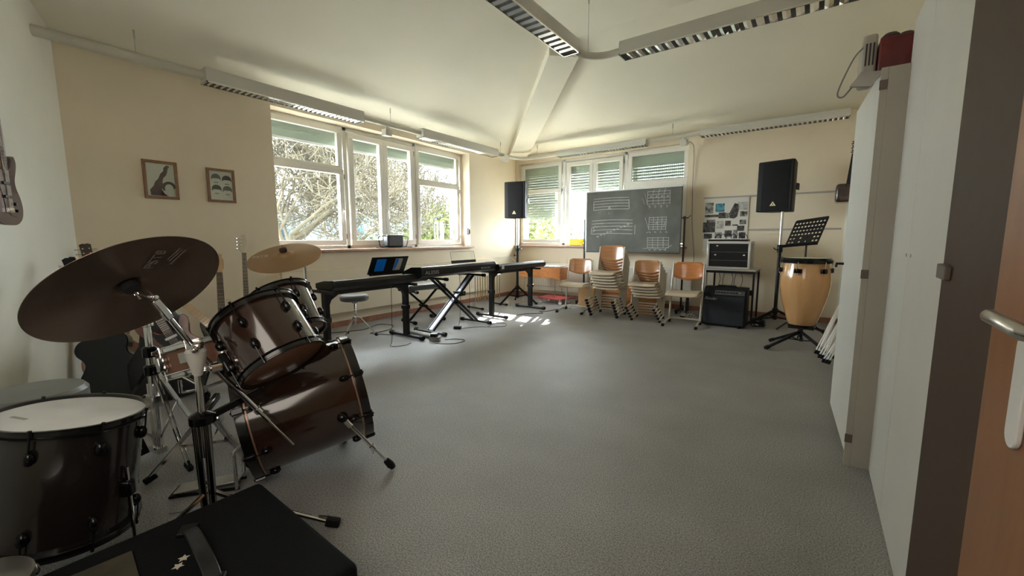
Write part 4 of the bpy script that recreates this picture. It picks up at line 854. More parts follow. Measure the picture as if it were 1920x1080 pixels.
for k in range(6):
    t = k*PI/3 - PI/2 - 0.28; c_, s2 = math.cos(t), math.sin(t)
    m = MB(); m.cyl((0.236*c_, 0.236*s2, 0.855), (0.245*c_, 0.245*s2, 0.945), 0.0055, n=8); lo_ = m.build('tension_rod', CHR, g)
    F = fr((0.224*c_, 0.224*s2, 0.85), (c_, s2, 0), (-s2, c_, 0)); m = MB(); m.T = F; m.box((0, 0, 0.008), (0.075, 0.045, 0.018)); m.box((0, 0, 0.02), (0.025, 0.05, 0.022)); m.build('lug', BLKC, g, bevel=0.005)
    m = MB(); m.T = F; m.cyl((0, -0.035, 0.018), (0, -0.02, 0.018), 0.009, n=6); m.build('nut', CHR, g)
g = thing('conga_stand', 'black tripod stand with square legs holding the conga', 'stand', (5.155, -1.75, 0))
m = MB(); m.cyl((0, 0, 0.10), (0, 0, 0.222), 0.022, n=14); m.build('post', BLKM, g)
m = MB(); m.bx(-0.12, 0.12, -0.02, 0.02, 0.19, 0.215); m.build('cradle', BLKM, g)
for (x, y) in ((-0.29, -0.40), (0.28, -0.42), (0.01, 0.24), (-0.28, 0.02)):
    m = MB(); m.bar((0, 0, 0.16), (x, y, 0.018), 0.026, 0.026); lo_ = m.build('leg', BLKM, g, bevel=0.003)
    d_ = V((x, y, -0.14)).normalized(); p = V((x, y, 0.018)); MB().bar(p-d_*0.04, p+d_*0.015, 0.034, 0.034).build('end_cap', RUB, lo_, bevel=0.004)
    m = MB(); m.bar((0, 0, 0.06), (x*0.4, y*0.4, 0.10), 0.012, 0.018); m.build('brace', BLKM, g)
def music_desk(g, M, w=0.49, h=0.33, holes=True, mt=BLKM):
    m = MB(); th = 0.002; nx, nz = 9, 6
    # plate with round holes as a grid of ring cells
    cw, chh = w/(nx+0.8), h/(nz+1.2)
    def cell(cx, cz, a, b, hole):
        if not hole:
            m.prism([(cx-a/2, cz-b/2), (cx+a/2, cz-b/2), (cx+a/2, cz+b/2), (cx-a/2, cz+b/2)], -th, 0, M=M); return
        r = 0.0125; N = 12; vs = []; fs = []
        for z in (0, -th):
            for k in range(N):
                t = 2*PI*(k+0.5)/N; c_, s2 = math.cos(t), math.sin(t); q = 1/max(abs(c_), abs(s2))
                vs.append(M @ V((cx+r*c_, cz+r*s2, z))); vs.append(M @ V((cx+a/2*c_*q, cz+b/2*s2*q, z)))
        for k in range(N):
            a0, a1_ = 2*k, 2*((k+1) % N); fs.append((a0, a0+1, a1_+1, a1_)); o_ = 2*N; fs.append((o_+a0, o_+a1_, o_+a1_+1, o_+a0+1)); fs.append((a0, a1_, o_+a1_, o_+a0))
        m.add(vs, fs)
    for i in range(nx):
        for j in range(nz):
            x = (i-(nx-1)/2)*cw; z = (j-(nz-1)/2)*chh
            hole = j >= 2 or i in (0, 1, nx-2, nx-1) or (i in (3, 5) and j in (0, 1))
            cell(x, z, cw, chh, hole and holes)
    W2, H2 = nx*cw/2, nz*chh/2
    m.prism([(-w/2, -h/2), (w/2, -h/2), (w/2, -H2), (-w/2, -H2)], -th, 0, M=M); m.prism([(-w/2, H2), (w/2, H2), (w/2, h/2-0.015), (w/2-0.015, h/2), (-w/2+0.015, h/2), (-w/2, h/2-0.015)], -th, 0, M=M)
    m.prism([(-w/2, -H2), (-W2, -H2), (-W2, H2), (-w/2, H2)], -th, 0, M=M); m.prism([(W2, -H2), (w/2, -H2), (w/2, H2), (W2, H2)], -th, 0, M=M)
    m.build('desk', mt, g, angle=30)
    m = MB(); m.prism([(-w/2-0.015, -h/2-0.004), (w/2, -h/2-0.004), (w/2, -h/2), (-w/2-0.015, -h/2)], -0.002, 0.05, M=M); m.build('ledge', mt, g)
g = thing('music_stand', 'black orchestra music stand with perforated desk behind the conga', 'music stand', (5.135, -1.12, 0))
nv = V((-0.48, -0.62, 0.52)).normalized(); xv = V((0.79, -0.61, 0)); 
music_desk(g, fr((-0.01, -0.03, 1.272), nv, (0.90, -0.42, 0)), w=0.40, h=0.40)
MB().cyl((0.0, 0.0, 0.25), (0.0, 0.0, 1.22), 0.011, n=12).build('post', BLKM, g); m = MB(); m.bx(-0.02, 0.02, -0.03, 0.015, 1.17, 1.24); m.build('tilt_bracket', BLKM, g)
for k in range(3):
    t = k*2*PI/3+0.5; m = MB(); m.tube([(0, 0, 0.27), (0.29*math.cos(t), 0.29*math.sin(t), 0.012)], 0.009, 8); m.build('leg', BLKM, g)
FLD = mat('shiny_folded_tube', (0.75, 0.76, 0.77), 0.2, metal=0.9)
for i, lb in enumerate(('folded silvery music stand leaning by the right wall, nearest the conga', 'folded silvery music stand leaning by the right wall, middle of three', 'folded silvery music stand leaning by the right wall, lowest of three')):
    g = thing('folded_music_stand', lb, 'music stand', (5.35+0.03*i, -2.05-0.17*i, 0), group='folded music stands by the right wall')
    for k in range(3):
        o_ = 0.022*k
        m = MB(); m.tube([(-0.05+o_, -0.02*k, 0.03), (0.11+o_*0.4, 0.10, 0.52-0.06*i)], 0.008, 8); t_ = m.build('leg', FLD, g); MB().cyl((-0.055+o_, -0.02*k, 0.0), (-0.045+o_, -0.02*k, 0.04), 0.012, n=8).build('end_cap', RUB, t_)
# instruments hung on the right wall
DBR = mat('dark_brown_lacquer', (0.035, 0.016, 0.012), 0.25, var=0.3, vs=8, coat=0.5)
g = thing('hung_acoustic_guitar', 'dark brown guitar body seen edge-on, hung high on the right wall', 'guitar', (5.45, -1.30, 0))
m = MB(); m.box((0.0, 0, 1.69), (0.17, 0.33, 0.20)); m.build('body', DBR, g, bevel=0.03, seg=3)
m = MB(); m.bar((0.03, 0, 1.80), (0.055, 0.0, 2.12), 0.05, 0.02, (1, 0, 0)); m.build('neck', BLK, g)
m = MB(); m.box((0.06, 0, 2.2), (0.025, 0.075, 0.17), M=Matrix.Rotation(0.15, 4, 'Y')); hd = m.build('headstock', DBR, g, bevel=0.004)
for i in range(3):
    for s in (-1, 1): MB().cyl((0.045, s*0.035, 2.15+0.045*i), (0.03, s*0.07, 2.15+0.045*i), 0.008, n=8).build('tuning_peg', BLK, hd)
g = thing('hung_black_case', 'slim black instrument case hanging low on the right wall above the folded stands', 'case', (5.53, -1.9, 0))
m = MB(); m.box((-0.01, 0, 1.12), (0.055, 0.2, 0.34)); m.build('case_body', BLK, g, bevel=0.02)
g = thing('leaning_board', 'pale grey panel edge leaning behind the open cupboard door', 'board', (5.47, -2.9, 0))
MB().box((0, 0, 0.42), (0.022, 0.6, 0.84), M=Matrix.Rotation(0.05, 4, 'Y')).build('panel', GREYP, g)
# wire stand in the corner
BRS = mat('brass_tube', (0.55, 0.42, 0.2), 0.3, metal=0.8)
g = thing('tube_rack', 'low metal rack with hanging brass tubes below the far keyboard', 'rack', (0.62, -1.72, 0), PI/2-0.1)
for x in (-0.30, 0.30):
    m = MB(); m.tube([(x, 0, 0.03), (x, 0, 0.56)], 0.008, 8); m.build('upright', CHRD, g); m = MB(); m.cyl((x, -0.17, 0.022), (x, 0.17, 0.022), 0.012); f_ = m.build('foot', BLKM, g)
    for e in (-0.17, 0.17): MB().cyl((x, e-0.02, 0.022), (x, e+0.02, 0.022), 0.02, n=10).build('end_cap', RUB, f_)
m = MB(); m.tube([(-0.32, 0, 0.56), (0.32, 0, 0.56)], 0.008, 8); m.build('top_bar', CHRD, g)
for i in range(9): MB().cyl((-0.24+0.06*i, 0, 0.14+0.02*(i % 3)), (-0.24+0.06*i, 0, 0.55), 0.009, n=8).build('hanging_tube', BRS, g)
# ================================================================ drum kit
SHELL = mat('dark_walnut_gloss_lacquer', (0.032, 0.014, 0.009), 0.14, coat=1.0, var=0.12, vs=2, spec=0.6)
SHELLB = mat('black_brown_gloss_lacquer', (0.014, 0.011, 0.010), 0.2, coat=0.8, spec=0.6)
HOOP = mat('black_hoop_lacquer', (0.006, 0.0055, 0.0055), 0.2, coat=0.5)
COPST = mat('coppery_hoop_inlay', (0.36, 0.22, 0.15), 0.3, metal=0.6)
HEADW = mat('coated_white_head', (0.62, 0.63, 0.63), 0.6, var=0.10, vs=5, bump=0.2, bs=300, bd=0.001)
HEADC = mat('tinted_clear_head', (0.20, 0.09, 0.05), 0.2, coat=0.3)
HEADB = mat('black_bass_head', (0.015, 0.015, 0.015), 0.3)
def drum(g, M, r, L, shell, hoop, lugs, top, bottom, hr=None, hh=0.03, wood_hoops=False, lugm=None, rot=0.0, rodm=None):
    # M maps local frame: z from the lower head (0) to the upper head (L)
    lugm = lugm or BLKC; rodm = rodm or CHR; hr = hr or r+0.010
    m = MB(); m.lathe([(r-0.012, 0.004), (r-0.004, 0.004), (r-0.004, L-0.004), (r-0.012, L-0.004)], M=M, n=72); m.build('shell', shell, g, angle=50)
    for z, nm, mt in ((L, 'batter_head', top), (0, 'resonant_head', bottom)):
        q = 1 if z > 0 else -1
        m = MB(); m.lathe([(0.0, z+0.003*q), (r-0.012, z+0.003*q), (r-0.001, z-0.001*q), (r+0.001, z-0.008*q)], M=M, n=72); m.build(nm, mt, g)
        m = MB()
        if wood_hoops: m.lathe([(r+0.001, z-0.030*q), (hr, z-0.030*q), (hr+0.001, z-0.015*q), (hr, z+0.008*q), (r-0.001, z+0.008*q), (r-0.001, z-0.028*q)][::q], M=M, n=80)
        else: m.lathe([(r+0.012, z-0.016*q), (r+0.014, z-0.012*q), (r+0.004, z-0.008*q), (r+0.004, z+0.006*q), (r+0.010, z+0.010*q), (r+0.010, z+0.013*q), (r-0.001, z+0.012*q), (r-0.001, z-0.008*q)][::q], M=M, n=80)
        ho = m.build('hoop', hoop, g, angle=40)
        if wood_hoops:
            m = MB(); m.lathe([(r-0.0025, z-0.034*q), (r+0.004, z-0.034*q), (r+0.004, z-0.041*q), (r-0.0025, z-0.041*q)][::q], M=M, n=80); m.build('inlay', COPST, ho)
    for k in range(lugs):
        t = rot + 2*PI*k/lugs; c_, s2 = math.cos(t), math.sin(t)
        for z, q in ((L, 1), (0, -1)):
            zl = z - q*(0.075 if L > 0.2 else 0.05)
            F = M @ fr(((r-0.004)*c_, (r-0.004)*s2, zl), (c_, s2, 0), (-s2, c_, 0))
            m = MB(); m.T = F; m.ball((0, 0, 0.008), 0.018, 12, (0.85, 1.35, 0.9)); lo_ = m.build('lug', lugm, g)
            p0 = M @ V(((r+0.012)*c_, (r+0.012)*s2, zl+q*0.01)); p1 = M @ V(((r+0.012)*c_, (r+0.012)*s2, z+q*0.008))
            m = MB(); m.cyl(p0, p1, 0.003, n=8); m.cyl(p1, M @ V(((r+0.012)*c_, (r+0.012)*s2, z+q*0.018)), 0.0055, n=8); m.build('tension_rod', rodm, lo_)
            if wood_hoops:
                m = MB(); m.T = M @ fr(((hr+0.004)*c_, (hr+0.004)*s2, z-q*0.01), (c_, s2, 0), (-s2, c_, 0)); m.box((0, 0, 0), (0.028, 0.045, 0.014)); m.box((0, q*0.02, -0.008), (0.028, 0.008, 0.03)); m.build('claw', BLKC, lo_, bevel=0.003)
# bass drum
axb = V((0.389, 0.906, 0.168)).normalized(); Mb = fr(V((2.973, -6.516, 0.295)) + axb*0.008, axb, (0, 0, 1))
g = thing('bass_drum', 'large dark walnut gloss bass drum lying on its side on two spurs', 'bass drum', (3.2, -6.29, 0))
G0 = Matrix.Translation((-3.2, 6.29, 0)); Mb = G0 @ Mb
drum(g, Mb, 0.273, 0.539, SHELL, HOOP, 8, HEADB, HEADW, hr=0.285, wood_hoops=True, rot=0.25, rodm=BLKC)
for s, nmx in ((-1, 0), (1, 1)):
    p0 = G0 @ (V((3.27, -6.20, 0.33)) + s*V((0.754, -0.622, 0)).normalized()*0.255 + V((0, 0, -0.13)))
    p1 = V((3.498-3.2, -6.041+6.29, 0.02)) if s > 0 else V((2.95-3.2, -5.95+6.29, 0.02))
    A_ = V((2.973, -6.516, 0.295)) + axb*0.42; v_ = V((5.2, -7.33, 1.2))-A_; v_ = (v_-axb*v_.dot(axb)).normalized(); w_ = axb.cross(v_)
    w_ = w_ if w_.z < 0 else -w_
    p0 = G0 @ (A_ + 0.275*(v_*math.cos(0.5)+w_*math.sin(0.5))) if s > 0 else G0 @ (A_ + 0.275*(-v_*math.cos(0.9)+w_*math.sin(0.9)))
    d_ = (p1-p0).normalized()
    m = MB(); m.cyl(p0-d_*0.02, p0+d_*0.06, 0.016, n=12); m.cyl(p0, p0.lerp(p1, 0.62), 0.0085, n=10); m.cyl(p0.lerp(p1, 0.6), p1, 0.0065, n=10)
    q = p0.lerp(p1, 0.6); m.cyl(q-d_*0.012, q+d_*0.012, 0.013, n=10); m.cyl(q, q+V((0.0, 0, -0.035)), 0.004, n=6)
    sp = m.build('spur', CHR, g); MB().lathe([(0.007, -0.05), (0.016, -0.045), (0.02, -0.01), (0.014, 0.012), (0, 0.014)], M=fr(p1, d_), n=14).build('rubber_foot', RUB, sp)
    MB().ball(tuple(p0), 0.026, 12).build('spur_bracket', BLKC, sp)
m = MB(); m.T = Mb; 
for a_ in (0.0,): m.box((0.285*math.cos(a_), 0.285*math.sin(a_), 0.27), (0.02, 0.10, 0.05), rz=a_)
m.build('tom_mount_plate', BLKC, g, bevel=0.006)
# rack toms
def rack_tom(label, cb, ax, r, L, shell, rot=0.0):
    g = thing('rack_tom', label, 'tom drum', tuple(cb)); G = Matrix.Translation(-V(cb))
    drum(g, G @ fr(cb, ax, (1, 0, 0)), r, L, shell, HOOP, 6, HEADW, HEADC, rot=rot, rodm=BLKC); return g
axt = V((-0.621, -0.134, 0.772)).normalized()
t1 = rack_tom('dark walnut rack tom tilted steeply, its coppery underside towards the camera', (3.449, -6.521, 0.686), axt, 0.163, 0.25, SHELL, 0.35)
m = MB(); M1 = fr((0, 0, 0), axt, (1, 0, 0))
pe = V((3.345-3.449, -6.755+6.521, 0.70-0.686)); pi_ = M1 @ V((-0.05, -0.168, 0.10))
m.cyl(pi_, pe, 0.011, n=12); q = pi_.lerp(pe, 0.55); dq = (pe-pi_).normalized(); m.cyl(q-dq*0.022, q+dq*0.022, 0.02, n=16); m.build('mounting_arm', CHR, t1)
m = MB(); m.T = M1; m.box((-0.05, -0.172, 0.10), (0.055, 0.03, 0.09)); m.build('mounting_bracket', BLKC, t1, bevel=0.008)
t2 = rack_tom('second rack tom almost hidden behind the tilted walnut tom, chrome along its edge', (3.03, -6.26, 0.70), V((-0.55, -0.05, 0.80)).normalized(), 0.150, 0.24, SHELL, 0.1)
# floor tom
axf = V((0.028, 0.143, 0.989)).normalized(); cf = V((3.086, -7.10, 0.577))-axf*0.41
g = thing('floor_tom', 'big black-brown floor tom with pale coated head at the left edge', 'floor tom', (cf.x, cf.y, 0)); G = Matrix.Translation((-cf.x, -cf.y, 0))
drum(g, G @ fr(cf, axf, (1, 0, 0)), 0.203, 0.41, SHELLB, HOOP, 8, HEADW, HEADW, rot=0.22, rodm=BLKC)
for k in range(3):
    t = 0.75 + k*2*PI/3; c_, s2 = math.cos(t), math.sin(t); p = V((cf.x, cf.y, 0)); 
    m = MB(); m.tube([V((0.232*c_, 0.232*s2, 0.38)), V((0.232*c_, 0.232*s2, 0.10)), V((0.255*c_, 0.255*s2, 0.06)), V((0.265*c_, 0.265*s2, 0.012))], 0.0065, 8); lg = m.build('leg', CHR, g)
    MB().lathe([(0.0, 0), (0.014, 0), (0.014, 0.025), (0.008, 0.035)], o=(0.265*c_, 0.265*s2, 0), n=12).build('rubber_foot', RUB, lg)
    MB().box((0.222*c_, 0.222*s2, 0.30), (0.05, 0.035, 0.06), rz=t).build('leg_bracket', BLKC, lg, bevel=0.008)
m = MB(); F = G @ fr(V((3.086, -7.10, 0.5815)), axf, (1, 0, 0)); m.T = F; m.box((-0.02, -0.12, -0.001), (0.06, 0.012, 0.0012), rz=0.5); m.build('head_logo', mat('faded_head_print', (0.30, 0.30, 0.29), 0.6), g)
# snare drum on its stand
COPS = mat('copper_brown_snare_shell', (0.20, 0.09, 0.055), 0.3, metal=0.3, coat=0.5)
axs = V((-0.30, -0.06, 1)).normalized(); cs = V((2.68, -6.56, 0.53))
g = thing('snare_drum', 'copper-brown snare drum with chrome hoops behind the boom stand', 'snare drum', tuple(cs)); G = Matrix.Translation(-cs)
drum(g, G @ fr(cs, axs, (1, 0, 0)), 0.167, 0.135, COPS, CHR, 8, HEADW, HEADC, rot=0.2, lugm=CHR)
m = MB(); m.T = G @ fr(cs, axs, (1, 0, 0)); m.box((0.14, -0.11, 0.075), (0.006, 0.05, 0.05), rz=-0.66); m.build('badge', CHRD, g)
m = MB(); m.T = G @ fr(cs, axs, (1, 0, 0)); m.box((0.02, -0.182, 0.07), (0.05, 0.025, 0.07)); m.build('strainer', CHR, g, bevel=0.005)
def tri_stand(name, label, c, zhub, R, ztop, ang, r=0.011, mt=None, cat='stand', arms=None, zl=0.12, double=True):
    mt = mt or CHR; g = thing(name, label, cat, (c[0], c[1], 0), ang)
    m = MB(); m.cyl((0, 0, 0.06), (0, 0, zhub+0.1), r*1.25, n=14); m.cyl((0, 0, zhub), (0, 0, ztop), r, n=14); m.build('tube', mt, g)
    for z in (zhub, zhub+0.1): MB().lathe([(r*1.5, z-0.03), (r*2.1, z-0.025), (r*2.1, z+0.02), (r*1.4, z+0.03)], n=16).build('collar', BLKC, g)
    m = MB(); m.tube([(r*2, 0, zhub+0.1), (r*2+0.03, 0, zhub+0.1)], 0.005); m.box((r*2+0.035, 0, zhub+0.1), (0.008, 0.04, 0.02)); m.build('wing_bolt', mt, g, bevel=0.003)
    for k in range(3):
        t = k*2*PI/3; c_, s2 = math.cos(t), math.sin(t)
        m = MB()
        for e in ((-0.008, 0.008) if double else (0,)): m.bar((0.02*c_-s2*e, 0.02*s2+c_*e, zhub), (R*c_-s2*e, R*s2+c_*e, 0.02), 0.003, 0.016, (-s2, c_, 0))
        lg = m.build('leg', mt, g)
        m = MB(); m.bar((0.02*c_, 0.02*s2, zl), (R*0.5*c_, R*0.5*s2, zhub*0.5+0.01), 0.003, 0.014, (-s2, c_, 0)); m.build('brace', mt, g)
        MB().bar(((R-0.035)*c_, (R-0.035)*s2, 0.035), ((R+0.015)*c_, (R+0.015)*s2, 0.012), 0.024, 0.03, (-s2, c_, 0)).build('rubber_foot', RUB, lg, bevel=0.005)
    return g
g = tri_stand('snare_stand', 'chrome tripod cradle under the copper-brown snare drum', (2.66, -6.57), 0.27, 0.26, 0.43, 0.4)
for k in range(3):
    t = k*2*PI/3+0.9; c_, s2 = math.cos(t), math.sin(t); m = MB(); m.tube([(0, 0, 0.42), (0.16*c_, 0.16*s2, 0.46), (0.19*c_, 0.19*s2, 0.47), (0.19*c_, 0.19*s2, 0.53)], 0.008, 8); m.build('basket_arm', CHR, g)
# steel-shelled drum standing low behind
STS = mat('mirror_steel_shell', (0.55, 0.55, 0.56), 0.08, metal=1, var=0.1, vs=6)
cs = V((2.63, -6.25, 0.30)); g = thing('snare_drum', 'steel-shelled snare drum with many lugs low behind the boom stand', 'snare drum', tuple(cs))
drum(g, fr((0, 0, 0), (0.1, -0.1, 1)), 0.165, 0.15, STS, CHR, 8, HEADW, HEADC, rot=0.5, lugm=CHR)
g = tri_stand('snare_stand', 'chrome tripod cradle under the steel-shelled snare drum', (2.63, -6.25), 0.16, 0.22, 0.25, 1.2)
for k in range(3):
    t = k*2*PI/3; c_, s2 = math.cos(t), math.sin(t); m = MB(); m.tube([(0, 0, 0.24), (0.16*c_, 0.16*s2, 0.27), (0.19*c_, 0.19*s2, 0.28), (0.19*c_, 0.19*s2, 0.32)], 0.008, 8); m.build('basket_arm', CHR, g)
# hi-hat stand
g = tri_stand('hihat_stand', 'bare chrome hi-hat stand with pedal, left of the snare drum', (2.36, -6.71), 0.50, 0.30, 0.77, 0.15, r=0.016)
m = MB(); 
for e in (-0.028, 0.028): m.cyl((e, -0.012, 0.05), (e, -0.012, 0.42), 0.0075, n=10)
m.bx(-0.045, 0.045, -0.03, 0.015, 0.30, 0.36); m.bx(-0.045, 0.045, -0.03, 0.015, 0.04, 0.07); m.build('side_rods', CHR, g)
MB().lathe([(0.016, 0.735), (0.028, 0.74), (0.028, 0.755), (0.012, 0.77)], n=16).build('top_clutch', CHR, g)
m = MB(); m.bar((-0.02, -0.05, 0.09), (-0.10, -0.32, 0.02), 0.09, 0.012); ft = m.build('foot_board', BLKC, g, bevel=0.003)
m = MB()
for i in range(6): m.bar(V((-0.02, -0.05, 0.098)).lerp(V((-0.10, -0.32, 0.028)), i/6+0.08)+V((-0.035, 0.008, 0)), V((-0.02, -0.05, 0.098)).lerp(V((-0.10, -0.32, 0.028)), i/6+0.08)+V((0.035, -0.010, 0)), 0.006, 0.004)
m.build('tread', CHR, ft)
m = MB(); m.lathe([(0.012, 0.12), (0.017, 0.125), (0.012, 0.13), (0.017, 0.14), (0.012, 0.145), (0.017, 0.155), (0.012, 0.16), (0.017, 0.17), (0.012, 0.175), (0.017, 0.185), (0.012, 0.19)], n=12); m.build('spring', CHRD, g)
# bass pedal
g = thing('bass_pedal', 'chrome and black bass drum pedal with patterned footboard on the carpet', 'pedal', (3.0, -6.57, 0), math.atan2(-0.754, -0.622))
m = MB(); m.box((0.12, 0, 0.03), (0.27, 0.085, 0.008), M=Matrix.Rotation(0.08, 4, 'Y')); fb = m.build('foot_board', CHRD, g, bevel=0.002)
m = MB()
for i in range(9):
    for s in (-1, 1): m.bar((0.02+0.025*i, -0.035*s, 0.036-0.002*i), (0.05+0.025*i, 0.035*s, 0.034-0.002*i), 0.004, 0.004)
m.build('tread', BLK, fb)
m = MB(); m.bx(-0.02, 0.26, -0.05, -0.042, 0.004, 0.015); m.bx(-0.02, 0.26, 0.042, 0.05, 0.004, 0.015); m.bx(0.245, 0.27, -0.05, 0.05, 0.002, 0.012); m.build('base_frame', BLKC, g)
m = MB(); m.cyl((-0.01, -0.05, 0.01), (-0.01, -0.05, 0.2), 0.008); m.cyl((-0.01, 0.05, 0.01), (-0.01, 0.05, 0.2), 0.008); m.cyl((-0.01, -0.065, 0.19), (-0.01, 0.065, 0.19), 0.008); m.build('post', CHR, g)
m = MB(); m.cyl((-0.01, 0, 0.19), (0.06, 0, 0.34), 0.0035); m.ball((0.06, 0, 0.35), 0.024, 12); m.build('beater', CHR, g)
g = thing('cable_coil', 'pale lead tangled round the foot of the boom stand', 'cable', (3.2, -6.72, 0))
m = MB(); m.tube(smooth([(-0.15, -0.10, 0.008), (-0.08, -0.03, 0.03), (0.02, 0.02, 0.02), (0.10, 0.04, 0.01), (0.05, 0.09, 0.02), (-0.05, 0.05, 0.03), (-0.13, -0.02, 0.012), (-0.2, -0.12, 0.008)], 6), 0.007, 6); m.build('cable', GREYP, g)
# boom stand with the large crash cymbal
PB = V((3.327, -6.785, 0.78)); PA = V((3.36, -6.905, 1.00)); 
g = thing('boom_stand', 'heavy chrome boom stand holding the large dark cymbal', 'cymbal stand', (PB.x, PB.y, 0)); o3 = V((PB.x, PB.y, 0))
MB().cyl((0, 0, 0.35), (0, 0, 0.72), 0.0135, n=16).build('upper_tube', CHR, g)
m = MB()
for k in range(3):
    t = k*2*PI/3+0.3; m.cyl((0.017*math.cos(t), 0.017*math.sin(t), 0.05), (0.024*math.cos(t), 0.024*math.sin(t), 0.50), 0.0125, n=12)
m.build('lower_tubes', mat('dark_chrome', (0.30, 0.29, 0.28), 0.15, metal=1), g)
m = MB(); m.lathe([(0.03, 0.485), (0.044, 0.49), (0.044, 0.52), (0.018, 0.535)], n=20); m.build('collar', BLKC, g)
m = MB(); m.bar((-0.02, 0.0, 0.505), (-0.20, 0.12, 0.515), 0.03, 0.022); m.bar((0.0, 0.02, 0.505), (-0.03, 0.23, 0.545), 0.028, 0.02); m.build('clamp_arms', BLKC, g, bevel=0.005)
m = MB(); m.lathe([(0.014, 0.68), (0.017, 0.69), (0.034, 0.755), (0.036, 0.775), (0.03, 0.785), (0.0, 0.787)], n=24); m.build('tilter_cup', LAMPW, g)
bd_ = (PA-PB).normalized(); pbl = PB-o3; pal = PA-o3; pcl = V((3.42, -6.43, 0.245))-o3
C0 = V((3.37, -6.47, 0.28))
pcl = C0-o3
m = MB(); m.cyl(pbl, pal, 0.0095, n=12); m.cyl(pbl, pbl.lerp(pcl, 0.60), 0.0115, n=12); m.build('boom_tube', CHR, g)
q = pbl.lerp(pcl, 0.60); dq = (pcl-pbl).normalized()
m = MB(); m.cyl(q-dq*0.012, q+dq*0.012, 0.016, n=12); m.cyl(q, q+dq*0.07, 0.008, n=10); m.cyl(q+dq*0.05, pcl, 0.0045, n=8); m.build('boom_rod', CHR, g)
m = MB(); m.bar(pbl-V((0, 0, 0.012)), pbl+V((0, 0, 0.03)), 0.05, 0.04); m.cyl(pbl+V((-0.05, 0.02, 0.01)), pbl+V((0.05, -0.02, 0.01)), 0.012, n=12); m.build('boom_clamp', CHR, g, bevel=0.008)
dp = (pal-pbl).normalized(); m = MB(); m.bar(pal-dp*0.10, pal-dp*0.01, 0.026, 0.024); m.cyl(pal+V((-0.03, -0.012, 0)), pal+V((0.02, 0.008, 0)), 0.012, n=12); m.build('tilter', CHR, g, bevel=0.005)
Cc = V((3.448, -6.974, 1.048)); nc = V((-0.631, -0.232, 0.74)).normalized()
m = MB(); m.cyl(pal, Cc-o3-nc*0.03, 0.006, n=10); m.cyl(Cc-o3-nc*0.05, Cc-o3+nc*0.07, 0.0045, n=10); m.build('cymbal_rod', CHR, g)
for (x, y) in ((3.65, -6.47), (2.93, -6.68), (3.385, -7.15)):
    p1 = V((x, y, 0.02))-o3; p1.z = 0.02; d_ = V((p1.x, p1.y, 0)).normalized()
    m = MB(); m.tube([d_*0.02+V((0, 0, 0.20)), d_*0.10+V((0, 0, 0.16)), p1], 0.0095, 8); lg = m.build('leg', CHR, g); e_ = V((p1.x, p1.y, 0))
    MB().bar(e_-d_*0.02+V((0, 0, 0.03)), e_+d_*0.035+V((0, 0, 0.014)), 0.036, 0.026, (0, 0, 1)).build('rubber_foot', RUB, lg, bevel=0.005)
    MB().bar(e_-d_*0.05+V((0, 0, 0.042)), e_-d_*0.005+V((0, 0, 0.034)), 0.03, 0.006, (0, 0, 1)).build('foot_clip', CHR, lg)
def cymbal_mat(name, col, rough):
    m = bpy.data.materials.new(name); m.use_nodes = True; nt = m.node_tree; b = nt.nodes['Principled BSDF']; L = nt.links.new
    b.inputs['Base Color'].default_value = (*col, 1); b.inputs['Metallic'].default_value = 0.85; b.inputs['Roughness'].default_value = rough
    b.inputs['Anisotropic'].default_value = 0.3
    tg = nt.nodes.new('ShaderNodeTangent'); tg.direction_type = 'RADIAL'; tg.axis = 'Z'; L(tg.outputs[0], b.inputs['Tangent'])
    tc = nt.nodes.new('ShaderNodeTexCoord'); w = nt.nodes.new('ShaderNodeTexWave'); w.wave_type = 'RINGS'; w.rings_direction = 'Z'; w.inputs['Scale'].default_value = 90; w.inputs['Distortion'].default_value = 1
    L(tc.outputs['Object'], w.inputs['Vector']); bp = nt.nodes.new('ShaderNodeBump'); bp.inputs['Strength'].default_value = 0.55; bp.inputs['Distance'].default_value = 0.001
    L(w.outputs['Fac'], bp.inputs['Height']); L(bp.outputs[0], b.inputs['Normal']); return m
def cymbal(label, c, n, r, mt, xh, logo, under, name='crash_cymbal'):
    g = thing(name, label, 'cymbal', M=fr(c, n, xh))
    pr = [(0.006, 0.022), (0.02, 0.0215), (0.034, 0.016), (0.045, 0.006), (0.052, 0.003), (r*0.5, -0.003), (r*0.85, -0.009), (r, -0.0135), (r, -0.0150), (r*0.85, -0.0107), (r*0.5, -0.0048), (0.052, 0.001), (0.044, 0.0035), (0.034, 0.0138), (0.02, 0.0193), (0.006, 0.0198)]
    m = MB(); m.lathe(pr, n=96, M=Matrix.Identity(4)); m.build('disc', mt, g, angle=70)
    return g
CYD = cymbal_mat('dark_bronze_cymbal', (0.20, 0.135, 0.10), 0.30); CYG = cymbal_mat('warm_bronze_cymbal', (0.42, 0.27, 0.15), 0.38)
LOG = mat('worn_cymbal_print', (0.22, 0.19, 0.17), 0.6); LOG2 = mat('pale_cymbal_print', (0.60, 0.52, 0.42), 0.6)
g = cymbal('large dark bronze cymbal seen from below at the upper left of the kit', Cc, nc, 0.254, CYD, (0.81, 0.586, 0), None, True)
xr = V((1, 0, 0))
def under_text(g, s, size, x, y, rz, mt):   # lettering on the lower face
    text('lettering', s, size, Matrix.Translation((x, y, -0.0098)) @ Matrix.Rotation(PI, 4, 'X') @ Matrix.Rotation(rz, 4, 'Z'), mt, g, ext=0.0004)
under_text(g, 'PST8', 0.042, 0.135, -0.045, 0.3, LOG); 
